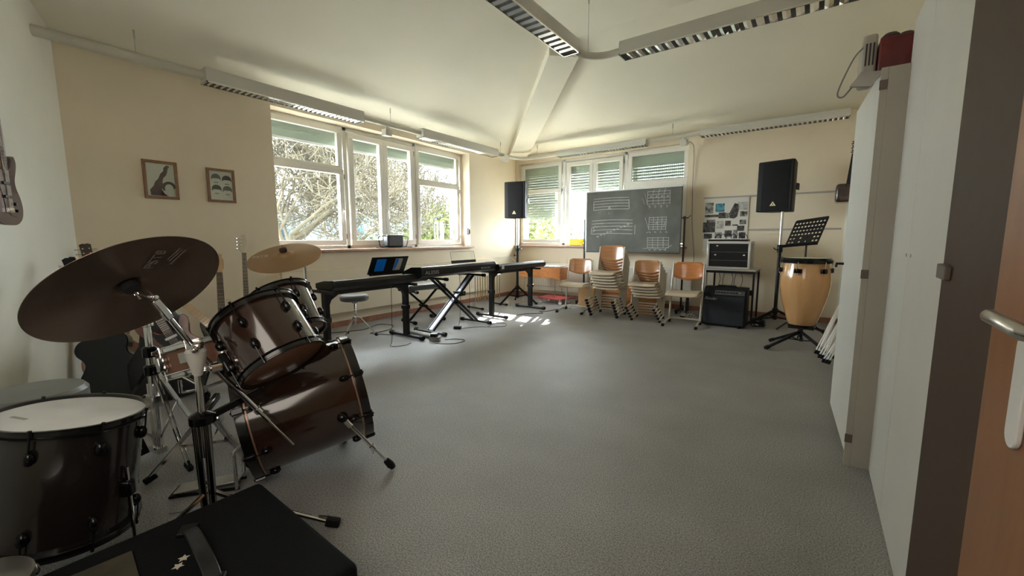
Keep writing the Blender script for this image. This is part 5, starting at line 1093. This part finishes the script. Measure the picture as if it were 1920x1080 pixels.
MB().box((0.165, 0.012, -0.0095), (0.07, 0.005, 0.0008), rz=-0.12).box((0.17, -0.002, -0.0098), (0.06, 0.003, 0.0008), rz=-0.12).box((0.172, -0.013, -0.0099), (0.055, 0.003, 0.0008), rz=-0.12).build('maker_lines', LOG, g)
m = MB(); m.lathe([(0.0, -0.012), (0.022, -0.012), (0.026, 0.0), (0.026, 0.010), (0.008, 0.016)], n=24, M=Matrix.Identity(4)); m.build('felt_washer', mat('black_felt', (0.01, 0.01, 0.01), 0.9), g)
m = MB(); m.lathe([(0.012, 0.024), (0.02, 0.025), (0.02, 0.036), (0.01, 0.04)], n=20, M=Matrix.Identity(4)); m.cyl((0, 0, 0.04), (0, 0, 0.055), 0.008, n=10); m.build('wing_nut', CHR, g)
# second cymbal
C2 = V((2.684, -6.128, 1.104)); n2 = V((0.248, -0.31, 0.918)).normalized()
g = tri_stand('cymbal_stand', 'straight chrome stand of the smaller cymbal behind the rack toms', (2.70, -6.02), 0.5, 0.33, 1.03, 0.9, r=0.009); 
m = MB(); m.cyl((0, 0, 1.03), (C2.x-2.70, C2.y+6.02, C2.z), 0.006, n=10); a_ = g.rotation_euler.z
g.rotation_euler.z = 0; m.build('tilter_rod', CHR, g)
g = cymbal('smaller golden-bronze cymbal with dark felt and nut on top', C2, n2, 0.20, CYG, (0.81, 0.586, 0), None, False)
text('lettering', 'PST8', 0.04, Matrix.Translation((-0.13, -0.025, -0.0005)) @ Matrix.Rotation(0.35, 4, 'Z'), LOG2, g, ext=0.0004)
m = MB(); m.lathe([(0.0, 0.020), (0.018, 0.021), (0.021, 0.027), (0.02, 0.042), (0.008, 0.047)], n=24, M=Matrix.Identity(4)); m.build('felt_washer', mat('dark_red_felt', (0.03, 0.008, 0.008), 0.6), g)
m = MB(); m.cyl((0, 0, 0.045), (0, 0, 0.066), 0.004, n=10); m.build('rod_tip', CHR, g)
# things at the lower left
g = thing('drum_throne', 'round grey-topped drum seat behind the floor tom', 'stool', (2.20, -7.12, 0))
m = MB(); m.lathe([(0.0, 0.395), (0.17, 0.395), (0.19, 0.41), (0.19, 0.455), (0.175, 0.475), (0.0, 0.48)], n=40); m.build('seat', mat('grey_worn_vinyl', (0.16, 0.165, 0.16), 0.4), g)
MB().cyl((0, 0, 0.1), (0, 0, 0.395), 0.014).build('post', CHR, g)
for k in range(3):
    t = k*2*PI/3+0.5; m = MB(); m.tube([(0, 0, 0.22), (0.24*math.cos(t), 0.24*math.sin(t), 0.012)], 0.009, 8); m.build('leg', CHR, g)
g = thing('bongo_drum', 'small low drum with grey head standing on the black case at the bottom left corner', 'bongo', (3.59, -7.37, 0.251))
m = MB(); m.lathe([(0.09, 0.0), (0.11, 0.09)], n=40); m.build('shell', SHELLB, g); MB().lathe([(0.0, 0.097), (0.09, 0.097), (0.108, 0.092)], n=40).build('drum_head', mat('grey_drum_skin', (0.09, 0.09, 0.085), 0.5, var=0.2, vs=9), g); MB().lathe([(0.109, 0.078), (0.116, 0.08), (0.116, 0.098), (0.107, 0.10)], n=40).build('hoop', CHRD, g)
for k in range(5):
    t = k*2*PI/5+0.6; MB().ball((0.119*math.cos(t), 0.119*math.sin(t), 0.06), 0.012, 10, (1, 1, 1.5)).build('lug', CHR, g)
CASE = mat('black_carpet_covering', (0.0035, 0.004, 0.005), 0.9, bump=0.5, bs=350, bd=0.003, var=0.2, vs=200, spec=0.2)
g = thing('instrument_case', 'large flat black case with a leather handle in the foreground', 'case', (3.83, -7.06, 0), -0.03)
MB().bx(-0.345, 0.345, -0.40, 0.385, 0.0, 0.25).build('body', CASE, g, bevel=0.02, seg=3)
LEA = mat('black_leather', (0.012, 0.013, 0.015), 0.32, spec=0.6, bump=0.1, bs=80)
hp = smooth([(-0.215, 0.118, 0.256), (-0.19, 0.118, 0.268), (-0.13, 0.112, 0.287), (-0.05, 0.105, 0.295), (0.04, 0.10, 0.285), (0.09, 0.098, 0.262)], 5)
m = MB(); hd_ = V((0.82, -0.57, 0)).normalized(); sdv = V((0.05, 1.0, 0))
vs = []; 
for p in hp: vs += [p-sdv*0.02-V((0, 0, 0.004)), p+sdv*0.02-V((0, 0, 0.004)), p+sdv*0.02+V((0, 0, 0.004)), p-sdv*0.02+V((0, 0, 0.004))]
fs = [(3, 2, 1, 0), tuple(len(vs)-4+k for k in range(4))]
for i in range(len(hp)-1):
    for j in range(4): fs.append((i*4+j, i*4+(j+1) % 4, i*4+4+(j+1) % 4, i*4+4+j))
m.add(vs, fs); m.build('handle', LEA, g, bevel=0.003)
for p in (hp[0], hp[-1]): MB().box((p.x, p.y, 0.257), (0.05, 0.05, 0.014), rz=-0.6).build('handle_mount', BLK, g, bevel=0.004)
STI = mat('cream_sticker', (0.55, 0.50, 0.40), 0.6)
for (x, y, s_r) in ((-0.09, 0.075, 0.2), (-0.065, 0.055, 0.9)):
    m = MB(); m.prism([((0.016 if k % 2 == 0 else 0.008)*math.cos(k*PI/5+s_r), (0.016 if k % 2 == 0 else 0.008)*math.sin(k*PI/5+s_r)) for k in range(10)], 0.2500, 0.2508, M=Matrix.Translation((x, y, 0))); m.build('sticker', STI, g)
g = thing('cardboard_sheet', 'olive-brown card lying on the black case beside the small low drum', 'cardboard', (3.665, -7.155, 0.251), -0.10)
MB().box((0, 0, 0.004), (0.17, 0.16, 0.008)).build('card', mat('olive_brown_cardboard', (0.05, 0.043, 0.025), 0.8, var=0.25, vs=12), g, bevel=0.002)
# ================================================================ guitars by the left wall
MAPLE = wood('pale_maple_neck', (0.55, 0.38, 0.20), (0.47, 0.30, 0.14), 0.35, 3, (1, 1, 1)); ROSE = mat('rosewood_board', (0.09, 0.055, 0.035), 0.5, var=0.2, vs=20)
CREAM = mat('cream_gloss_lacquer', (0.62, 0.56, 0.42), 0.2, coat=0.5); GBLK = mat('black_gloss_lacquer', (0.003, 0.003, 0.004), 0.18, spec=0.3, coat=0.2)
SUNB = wood('red_brown_sunburst', (0.20, 0.05, 0.02), (0.09, 0.02, 0.01), 0.2, 2, (1, 1, 1), 2, coat=0.8); NAT = wood('brown_spruce_mahogany', (0.24, 0.11, 0.05), (0.16, 0.07, 0.03), 0.3, 3, (4, 1, 1), 2, coat=0.4)
def gM(base, top, face):
    z = (V(top)-V(base)).normalized(); f_ = V(face); f_ = (f_ - z*f_.dot(z)).normalized(); y = -f_; x = y.cross(z)
    M = Matrix((x, y, z)).transposed().to_4x4(); M.translation = V(base); return M
def guitar(label, M, kind, body, neck, board, head, L=1.0, scale=0.64, th=None, nut=4, group=None, cat='guitar', pick=None, nfr=20):
    g = thing({'acoustic': 'acoustic_guitar', 'electric': 'electric_guitar', 'bass': 'bass_guitar'}[kind], label, cat, M=M, group=group)
    P2 = fr((0, 0, 0), (0, -1, 0), (1, 0, 0))   # polygon (x, z) extruded towards the front (-y)
    if kind == 'acoustic':
        H = 0.50; th = th or 0.11
        cp = [(0, 0), (0.09, 0.006), (0.155, 0.04), (0.195, 0.10), (0.203, 0.16), (0.185, 0.225), (0.140, 0.285), (0.122, 0.32), (0.125, 0.355), (0.145, 0.40), (0.143, 0.445), (0.11, 0.485), (0.05, 0.498), (0, 0.50)]
        rp = smooth([(a, b, 0) for a, b in cp], 4); poly = [(p.x, p.y) for p in rp] + [(-p.x, p.y) for p in rp[::-1][1:-1]]
        bz = 0.165; hz = 0.335
    else:
        H = 0.40 if kind == 'electric' else 0.46; th = th or 0.044; k = H/0.40
        cp = [(0, 0), (0.08, 0.004), (0.14, 0.035), (0.163, 0.09), (0.150, 0.15), (0.118, 0.20), (0.112, 0.24), (0.135, 0.29), (0.150, 0.335), (0.135, 0.372), (0.105, 0.36), (0.075, 0.315), (0.045, 0.285), (0.03, 0.285), (-0.03, 0.30), (-0.05, 0.31), (-0.075, 0.35), (-0.11, 0.41), (-0.142, 0.425), (-0.152, 0.385), (-0.135, 0.31), (-0.118, 0.25), (-0.125, 0.195), (-0.155, 0.14), (-0.165, 0.085), (-0.14, 0.03), (-0.08, 0.003)]
        rp = smooth([(a*k, b*k, 0) for a, b in cp+cp[:1]], 4)[:-1]; poly = [(p.x, p.y) for p in rp]
        bz = 0.09; hz = H*0.72
    m = MB(); m.prism(poly, -th/2, th/2, M=P2); bo = m.build('body', body, g, bevel=0.006, angle=50)
    yf = -th/2
    nb = L - (0.17 if kind != 'bass' else 0.21)
    nw = 0.024 if kind != 'bass' else 0.021
    m = MB(); m.prism([(-nw-0.004, hz), (nw+0.004, hz), (nw-0.002, nb), (-nw+0.002, nb)], th/2-0.002 if kind != 'acoustic' else th/2-0.012, th/2+0.002, M=P2)
    m.prism([(-nw-0.003, H-0.01), (nw+0.003, H-0.01), (nw-0.002, nb), (-nw+0.002, nb)], th/2-0.024, th/2, M=P2)
    m.build('neck', neck, g, bevel=0.003)
    m = MB(); m.prism([(-nw-0.004, hz), (nw+0.004, hz), (nw-0.002, nb), (-nw+0.002, nb)], th/2+0.002, th/2+0.007, M=P2); fb = m.build('fretboard', board, g)
    sc_ = nb - bz; m = MB()
    for i in range(1, nfr+1):
        z = nb - sc_*(1-2**(-i/12));
        if z > hz: m.bx(-nw, nw, yf-0.0085, yf-0.0065, z-0.001, z+0.001)
    m.build('frets', CHR, fb)
    hl = L - nb
    if kind == 'acoustic': hp = [(-0.026, nb), (0.026, nb), (0.033, nb+0.03), (0.037, L-0.01), (0.012, L), (0, L-0.006), (-0.012, L), (-0.037, L-0.01), (-0.033, nb+0.03)]
    else: hp = [(-0.021, nb), (0.021, nb), (0.022, nb+0.02), (0.034, nb+0.035), (0.036, L-0.055), (0.022, L-0.035), (0.028, L-0.01), (0.008, L), (-0.022, L-0.02), (-0.036, L-0.05), (-0.045, nb+0.05), (-0.03, nb+0.02)]
    m = MB(); m.prism(hp, th/2-0.016, th/2-0.001, M=P2); ho = m.build('headstock', head, g, bevel=0.003)
    if kind == 'bass': tn = [(-1, nb+0.045+i*0.037) for i in range(4)]
    elif kind == 'electric': tn = [(-1, nb+0.035+i*0.022) for i in range(6)]
    else: tn = [(s, nb+0.04+i*0.04) for i in range(3) for s in (-1, 1)]
    for s, z in tn:
        m = MB(); m.cyl((s*0.02, yf-0.012, z), (s*0.02, yf, z), 0.005 if kind != 'bass' else 0.009, n=10); m.cyl((s*0.02, yf+0.008, z), (s*0.058, yf+0.008, z), 0.0035, n=8)
        m.ball((s*0.064, yf+0.008, z), 0.010 if kind != 'bass' else 0.016, 8, (0.6, 0.5, 1)); m.build('tuning_peg', CHR, ho)
    m = MB(); ns = 4 if kind == 'bass' else 6
    for i in range(ns):
        x = (i-(ns-1)/2)*(0.011 if kind == 'bass' else 0.0075); m.cyl((x*1.2, yf-0.014, bz), (x*0.8, yf-0.010, nb), 0.0008 if kind != 'bass' else 0.0013, n=4)
    m.build('strings', CHR, g)
    if kind == 'acoustic':
        m = MB(); m.prism([(-0.08, bz-0.016), (0.08, bz-0.016), (0.07, bz+0.016), (-0.07, bz+0.016)], th/2, th/2+0.01, M=P2); m.build('bridge', ROSE, g, bevel=0.002)
        m = MB(); m.cyl((0, yf-0.001, 0.335), (0, yf+0.001, 0.335), 0.05, n=32); m.build('sound_hole', DARK, g)
        m = MB(); m.lathe([(0.051, 0), (0.058, 0), (0.058, 0.0012), (0.051, 0.0012)], o=(0, yf, 0.335), ax=(0, -1, 0), n=32); m.build('rosette', MAPLE, g)
    else:
        if pick: m = MB(); m.prism([(0.02, 0.06), (0.09, 0.05), (0.10, 0.12), (0.07, 0.2), (0.09, 0.30), (0.03, 0.28), (-0.05, 0.30), (-0.09, 0.34), (-0.08, 0.25), (-0.05, 0.18), (-0.03, 0.1)], th/2, th/2+0.002, M=P2); m.build('pickguard', pick, g)
        for z in ((0.13, 0.19, 0.25) if kind == 'electric' else (0.17, 0.25)): MB().bx(-0.038, 0.038, yf-0.009, yf-0.002, z-0.009, z+0.009).build('pickup', BLK if pick is not BLK else WHT, g, bevel=0.002)
        m = MB(); m.bx(-0.036, 0.036, yf-0.014, yf, bz-0.015, bz+0.015); m.build('bridge', CHR, g, bevel=0.002)
        for (x, z) in ((0.07, 0.13), (0.085, 0.09)): MB().cyl((x, yf-0.014, z), (x, yf, z), 0.010, n=14).build('control_knob', BLK, g)
    return g
def floor_stand(label, c, rz):
    g = thing('guitar_stand', label, 'guitar stand', (c[0], c[1], 0), rz, 'guitar stands by the left wall')
    for s in (-1, 1): m = MB(); m.tube([(0, 0.08, 0.42), (s*0.16, -0.10, 0.012)], 0.009, 8); lg = m.build('leg', BLKM, g); MB().cyl((s*0.075, -0.12, 0.115), (s*0.075, 0.02, 0.15), 0.009, n=8).build('rest', RUB, g)
    m = MB(); m.tube([(0, 0.08, 0.42), (0, 0.24, 0.012)], 0.009, 8); m.build('leg', BLKM, g); m = MB(); m.tube([(0, 0.08, 0.42), (0, 0.05, 0.62)], 0.008, 8); m.build('neck_post', BLKM, g)
    m = MB(); m.tube([(-0.08, 0.0, 0.14), (0.08, 0.0, 0.14)], 0.008, 8); m.build('cross_bar', BLKM, g)
FC = (0.93, -0.32, 0)
# electric bass with cream headstock
guitar('electric bass with cream headstock and four big chrome pegs, left of the smaller cymbal', gM((0.72, -5.60, 0.14), (0.33, -5.42, 1.28), FC), 'bass', CREAM, MAPLE, ROSE, CREAM, L=1.18, pick=WHT, group=None)
floor_stand('black stand under the bass with the cream headstock', (0.66, -5.58), PI/2-0.3)
guitar('electric guitar whose fretted neck shows between the two cymbals', gM((1.32, -6.02, 0.12), (1.03, -5.90, 1.07), FC), 'electric', GBLK, MAPLE, ROSE, MAPLE, L=1.0, pick=WHT)
floor_stand('black stand under the guitar with the fretted neck', (1.25, -5.99), PI/2-0.3)
guitar('cream electric guitar with pale maple neck tilted far left above the snare drum', gM((2.05, -6.05, 0.29), (1.45, -6.53, 1.03), (0.75, -0.5, 0.5)), 'electric', CREAM, MAPLE, MAPLE, MAPLE, L=0.98, pick=BLK)
floor_stand('black stand under the cream guitar', (1.93, -6.06), PI/2-0.3)
guitar('red-brown sunburst guitar leaning behind the hi-hat stand', gM((1.52, -6.30, 0.26), (1.15, -6.60, 1.15), (0.9, -0.35, 0.1)), 'electric', SUNB, MAPLE, ROSE, SUNB, L=0.98, pick=BLK)
guitar('black glossy acoustic guitar in the front left corner, its back to the room', gM((1.27, -6.62, 0.05), (0.82, -6.80, 1.13), (-0.9, 0.42, -0.2)), 'acoustic', GBLK, GBLK, ROSE, GBLK, L=1.13)
guitar('brown acoustic guitar almost hidden behind the black one, its brown headstock against the cream wall', gM((0.52, -6.52, 0.03), (0.13, -6.585, 1.20), (0.95, -0.1, 0.1)), 'acoustic', NAT, NAT, ROSE, DBR, L=1.18)
BAG = mat('black_nylon', (0.010, 0.010, 0.012), 0.55, bump=0.4, bs=60)
g = thing('gig_bag', 'black padded gig bag slumped between the black guitar and the sunburst guitar', 'gig bag', (1.28, -6.38, 0))
m = MB(); m.lathe([(0.0, 0.0), (0.17, 0.01), (0.20, 0.10), (0.19, 0.3), (0.13, 0.42), (0.12, 0.5), (0.09, 0.62), (0.045, 0.68), (0, 0.69)], n=24, M=Matrix.Diagonal((0.7, 1.2, 1, 1))); m.build('bag', BAG, g)
m = MB(); m.tube([(0.1, -0.05, 0.35), (0.16, 0, 0.33), (0.1, 0.06, 0.31)], 0.012, 8); m.build('bag_handle', BLK, g)
# guitar hung on the slanting wall
wd = V((0.92, -0.388, 0)).normalized()
guitar('dark red-brown guitar hung on the pale wall, cut by the left picture edge', gM(V((1.235, -7.068, 1.285)), V((1.235, -7.068, 2.435)), (0.388, 0.92, 0)), 'bass', mat('dark_wine_lacquer', (0.045, 0.012, 0.012), 0.25, coat=0.6, var=0.3, vs=10), MAPLE, ROSE, DBR, L=1.15, pick=DBR)
g = thing('wall_hanger', 'small black hook holding the guitar on the pale wall', 'hook', (1.235, -7.115, 2.28)); m = MB(); m.bx(-0.02, 0.02, -0.025, 0.0, -0.04, 0.04); m.tube([(0, 0, 0), (0.02, 0.05, 0)], 0.006); m.build('hook', BLK, g)

# ================================================================ outdoors
GR = mat('pale_bounce_ground', (0.36, 0.35, 0.31), 0.9, var=0.3, vs=2)  # ground made pale to bounce sunlight up onto the ceiling
tag(MB().bx(-60, 40, -40, 60, -1.3, -1.2).build('ground', GR), kind='structure')
EAVE = mat('brown_eave_board', (0.16, 0.09, 0.07), 0.7)
tag(MB().bx(-0.85, -0.55, -9, 1.2, 2.60, 2.70).build('trim_2', EAVE), kind='structure')
BARK = mat('lichen_bark', (0.055, 0.047, 0.028), 0.9, var=0.35, vs=3)
def tree(name, label, base, seed, h0=1.9, r0=0.17, spread=0.95, depth=6, leaves=0, lm=None, n0=4, L0=1.25, group=None):
    rr = random.Random(seed); m = MB(); tips = []
    def grow(p, d, L, r, k):
        pts = [p]; dd_ = d.copy()
        ns = 3
        for i in range(ns):
            dd_ = (dd_ + V((rr.uniform(-1, 1), rr.uniform(-1, 1), rr.uniform(-0.5, 0.8)))*0.28).normalized(); pts.append(pts[-1]+dd_*L/ns)
        m.tube(pts, max(r, 0.011), 6 if k > 3 else (5 if k > 1 else 4), r1=max(r*0.62, 0.009), caps=False); tips.append(pts[-1])
        if k == 0: return
        nb = 3 if k < depth else n0
        for i in range(nb):
            a = rr.uniform(0, 2*PI); e = spread*(0.5+0.7*rr.random())
            o_ = dd_.orthogonal().normalized(); o2 = dd_.cross(o_)
            nd = (dd_*math.cos(e) + (o_*math.cos(a)+o2*math.sin(a))*math.sin(e)); nd.z += 0.08; nd.normalize()
            grow(pts[-1] if i < 2 else pts[2], nd, L*(0.70+0.2*rr.random()), r*0.62, k-1)
    g = thing(name, label, 'tree', base, group=group)
    grow(V((0, 0, 0)), V((0.02, 0.05, 1)), h0, r0, 0) if depth == 0 else None
    pts = [V((0, 0, 0)), V((0.04, 0.02, h0*0.5)), V((0.0, 0.08, h0))]; m.tube(pts, r0, 8, r1=r0*0.8, caps=False)
    for i in range(n0):
        a = 2*PI*i/n0+rr.uniform(-0.3, 0.3); grow(V((0, 0.08, h0-0.1*i)), V((math.cos(a)*0.8, math.sin(a)*0.8, 0.55)).normalized(), L0, r0*0.55, depth-1)
    m.build('branches', BARK, g, angle=80)
    if leaves:
        lf_ = MB(); vs = []; fs = []
        for i in range(leaves):
            t = tips[rr.randrange(len(tips))]; c = t + V((rr.gauss(0, 0.22), rr.gauss(0, 0.22), rr.gauss(0, 0.2)))
            a = V((rr.gauss(0, 1), rr.gauss(0, 1), rr.gauss(0, 1))).normalized(); b_ = a.orthogonal().normalized(); s = 0.045+0.04*rr.random(); n_ = len(vs)
            vs += [c-a*s, c+b_*s*0.6, c+a*s, c-b_*s*0.6]; fs.append((n_, n_+1, n_+2, n_+3))
        lf_.add(vs, fs); o = lf_.build('foliage', lm, g, angle=1)
    return g
LEAF = mat('pale_spring_leaves', (0.085, 0.105, 0.02), 0.7, var=0.35, vs=3); LEAFD = mat('fresh_green_leaves', (0.04, 0.06, 0.015), 0.7, var=0.4, vs=4)
tree('plane_tree', 'gnarled leafless pale tree outside the left window, its thick branch crossing the leftmost pane', (-5.0, -2.35, -1.2), 11, h0=2.5, r0=0.10, depth=7, n0=6, L0=1.15)
tree('plane_tree', 'bare branching tree outside the middle panes of the left window', (-7.2, 1.0, -1.2), 23, h0=2.4, r0=0.085, depth=7, n0=6, L0=1.25)
def bush(label, base, R, n, mt, seed, name='bush', zr=None):
    rr = random.Random(seed); g = thing(name, label, 'bush', base); vs = []; fs = []; st = MB()
    for i in range(n):
        while True:
            q = V((rr.uniform(-1, 1), rr.uniform(-1, 1), rr.uniform(-1, 1)))
            if 0.25 < q.length < 1: break
        w_ = 0.8+0.25*math.sin(q.x*7+seed)*math.cos(q.y*6)+0.1*math.sin(q.z*9); c = V((q.x*R[0]*w_, q.y*R[1]*w_, R[2]+q.z*R[2]*w_))
        a = V((rr.gauss(0, 1), rr.gauss(0, 1), rr.gauss(0, 1))).normalized(); b_ = a.orthogonal().normalized(); s = 0.05+0.05*rr.random(); k = len(vs)
        vs += [c-a*s, c+b_*s*0.6, c+a*s, c-b_*s*0.6]; fs.append((k, k+1, k+2, k+3))
    MB().add(vs, fs).build('foliage', mt, g, angle=1)
    for i in range(22):
        a = rr.uniform(0, 6.28); e = rr.uniform(0.1, 0.8); st.tube(smooth([(0.1*math.cos(a), 0.1*math.sin(a), 0), (R[0]*e*0.5*math.cos(a), R[1]*e*0.5*math.sin(a), R[2]*0.9), (R[0]*e*math.cos(a), R[1]*e*math.sin(a), R[2]*1.8)], 3), 0.025, 5, r1=0.008)
    st.build('stems', BARK, g); return g
bush('tall fresh green bush outside the rightmost pane of the left window', (-5.6, 3.6, -1.2), (1.5, 2.1, 1.9), 6500, LEAF, 3)
bush('rounded green bush outside the third pane of the left window', (-8.5, 3.6, -1.2), (1.5, 1.8, 1.35), 2600, LEAFD, 5)
bush('leafy bush outside the leftmost pane of the back window', (-2.4, 4.6, -1.2), (2.2, 1.6, 1.75), 6500, LEAF, 8)
bush('low bush outside the second pane of the back window', (-0.6, 7.5, -1.2), (1.2, 1.5, 1.2), 2200, LEAFD, 9)
# high tree crowns added above the window view to block most of the sun
def sun_blocking_tree(label, base, c0, R, n, seed):
    rr = random.Random(seed); g = thing('sun_blocking_tree', label, 'tree', base)
    cx, cy, cz = c0
    m = MB(); m.tube(smooth([(0, 0, 0), (0.1, 0, 1.8), (cx*0.6, cy*0.6, cz*0.7), (cx, cy, cz)], 4), 0.13, 8, r1=0.05)
    for i in range(14): a = rr.uniform(0, 6.28); m.tube([(cx*0.7, cy*0.7, cz*0.75), (cx+R[0]*0.8*math.cos(a), cy+R[1]*0.8*math.sin(a), cz+R[2]*rr.uniform(-0.5, 0.7))], 0.04, 5, r1=0.012)
    m.build('branches', BARK, g); vs = []; fs = []
    for i in range(n):
        while True:
            q = V((rr.uniform(-1, 1), rr.uniform(-1, 1), rr.uniform(-1, 1)))
            if q.length < 1: break
        c = V((cx+q.x*R[0], cy+q.y*R[1], cz+q.z*R[2])); a = V((rr.gauss(0, 1), rr.gauss(0, 1), rr.gauss(0, 1))).normalized(); b_ = a.orthogonal().normalized(); s = 0.10+0.07*rr.random(); k = len(vs)
        vs += [c-a*s, c+b_*s*0.8, c+a*s, c-b_*s*0.8]; fs.append((k, k+1, k+2, k+3))
    MB().add(vs, fs).build('foliage', LEAFD, g, angle=1)
sun_blocking_tree('added tall leafy tree, its unseen crown blocking high sun to the back window', (0.3, 6.4, -1.2), (0, -0.2, 7.65), (3.1, 1.5, 2.0), 9000, 4)
sun_blocking_tree('added leafy tree outside the room corner, blocking sun to the left window', (-3.4, 3.4, -1.2), (0.9, -0.2, 6.6), (1.75, 1.3, 2.3), 8000, 6)
def house(label, x0, x1, y0, y1, z1, wc, roof=0, rc=None, wins=()):
    cx, cy = (x0+x1)/2, (y0+y1)/2; g = thing('neighbouring_house', label, 'building', (cx, cy, -1.2)); h = z1+1.2
    MB().bx(x0-cx, x1-cx, y0-cy, y1-cy, 0, h).build('wall', wc, g)
    if roof: m = MB(); m.prism([(x0-cx-0.4, h), (x1-cx+0.4, h), (0, h+roof)], y0-cy-0.4, y1-cy+0.4, M=fr((0, 0, 0), (0, 1, 0), (1, 0, 0)) @ Matrix.Diagonal((1, -1, 1, 1)) if False else Matrix(((1, 0, 0, 0), (0, 0, 1, 0), (0, 1, 0, 0), (0, 0, 0, 1)))); m.build('roof', rc, g, angle=10)
    for (y, z, w_, hh_) in wins:
        wf = MB().bx(x1-cx, x1-cx+0.04, y-w_/2-cy, y+w_/2-cy, z+1.2, z+1.2+hh_).build('window', WHT, g); MB().bx(x1-cx+0.04, x1-cx+0.05, y-w_/2+0.08-cy, y+w_/2-0.08-cy, z+1.28, z+1.12+hh_).build('pane', mat('dark_house_window', (0.04, 0.06, 0.08), 0.3), wf)
BL1 = mat('pale_blue_render', (0.04, 0.075, 0.11), 0.8, var=0.05, vs=1); BL2 = mat('blue_grey_render', (0.05, 0.057, 0.075), 0.8, var=0.05, vs=1); CY = mat('pale_cyan_render', (0.055, 0.115, 0.13), 0.8, var=0.04, vs=1)
RF = mat('blue_grey_roof_tiles', (0.05, 0.055, 0.07), 0.8, var=0.2, vs=6)
house('blue-grey low building far left behind the gnarled tree', -30, -22, 1.0, 5.4, 2.3, BL2, 0, None)
house('pale blue block with small windows behind the gnarled tree', -30, -20, 5.9, 8.9, 2.6, BL1, 1.2, RF, [(6.2, 0.2, 0.5, 1.0), (7.4, 0.2, 0.7, 1.1), (8.6, 0.2, 0.5, 1.1)])
house('pale cyan house with tiled roof behind the second and third pane', -30, -20, 10.0, 19.0, 2.9, CY, 2.6, RF, [(11.6, 0.3, 1.1, 0.9), (14.5, 0.3, 1.1, 0.9), (17.0, 0.3, 1.0, 0.9)])
bpy.context.view_layer.update()
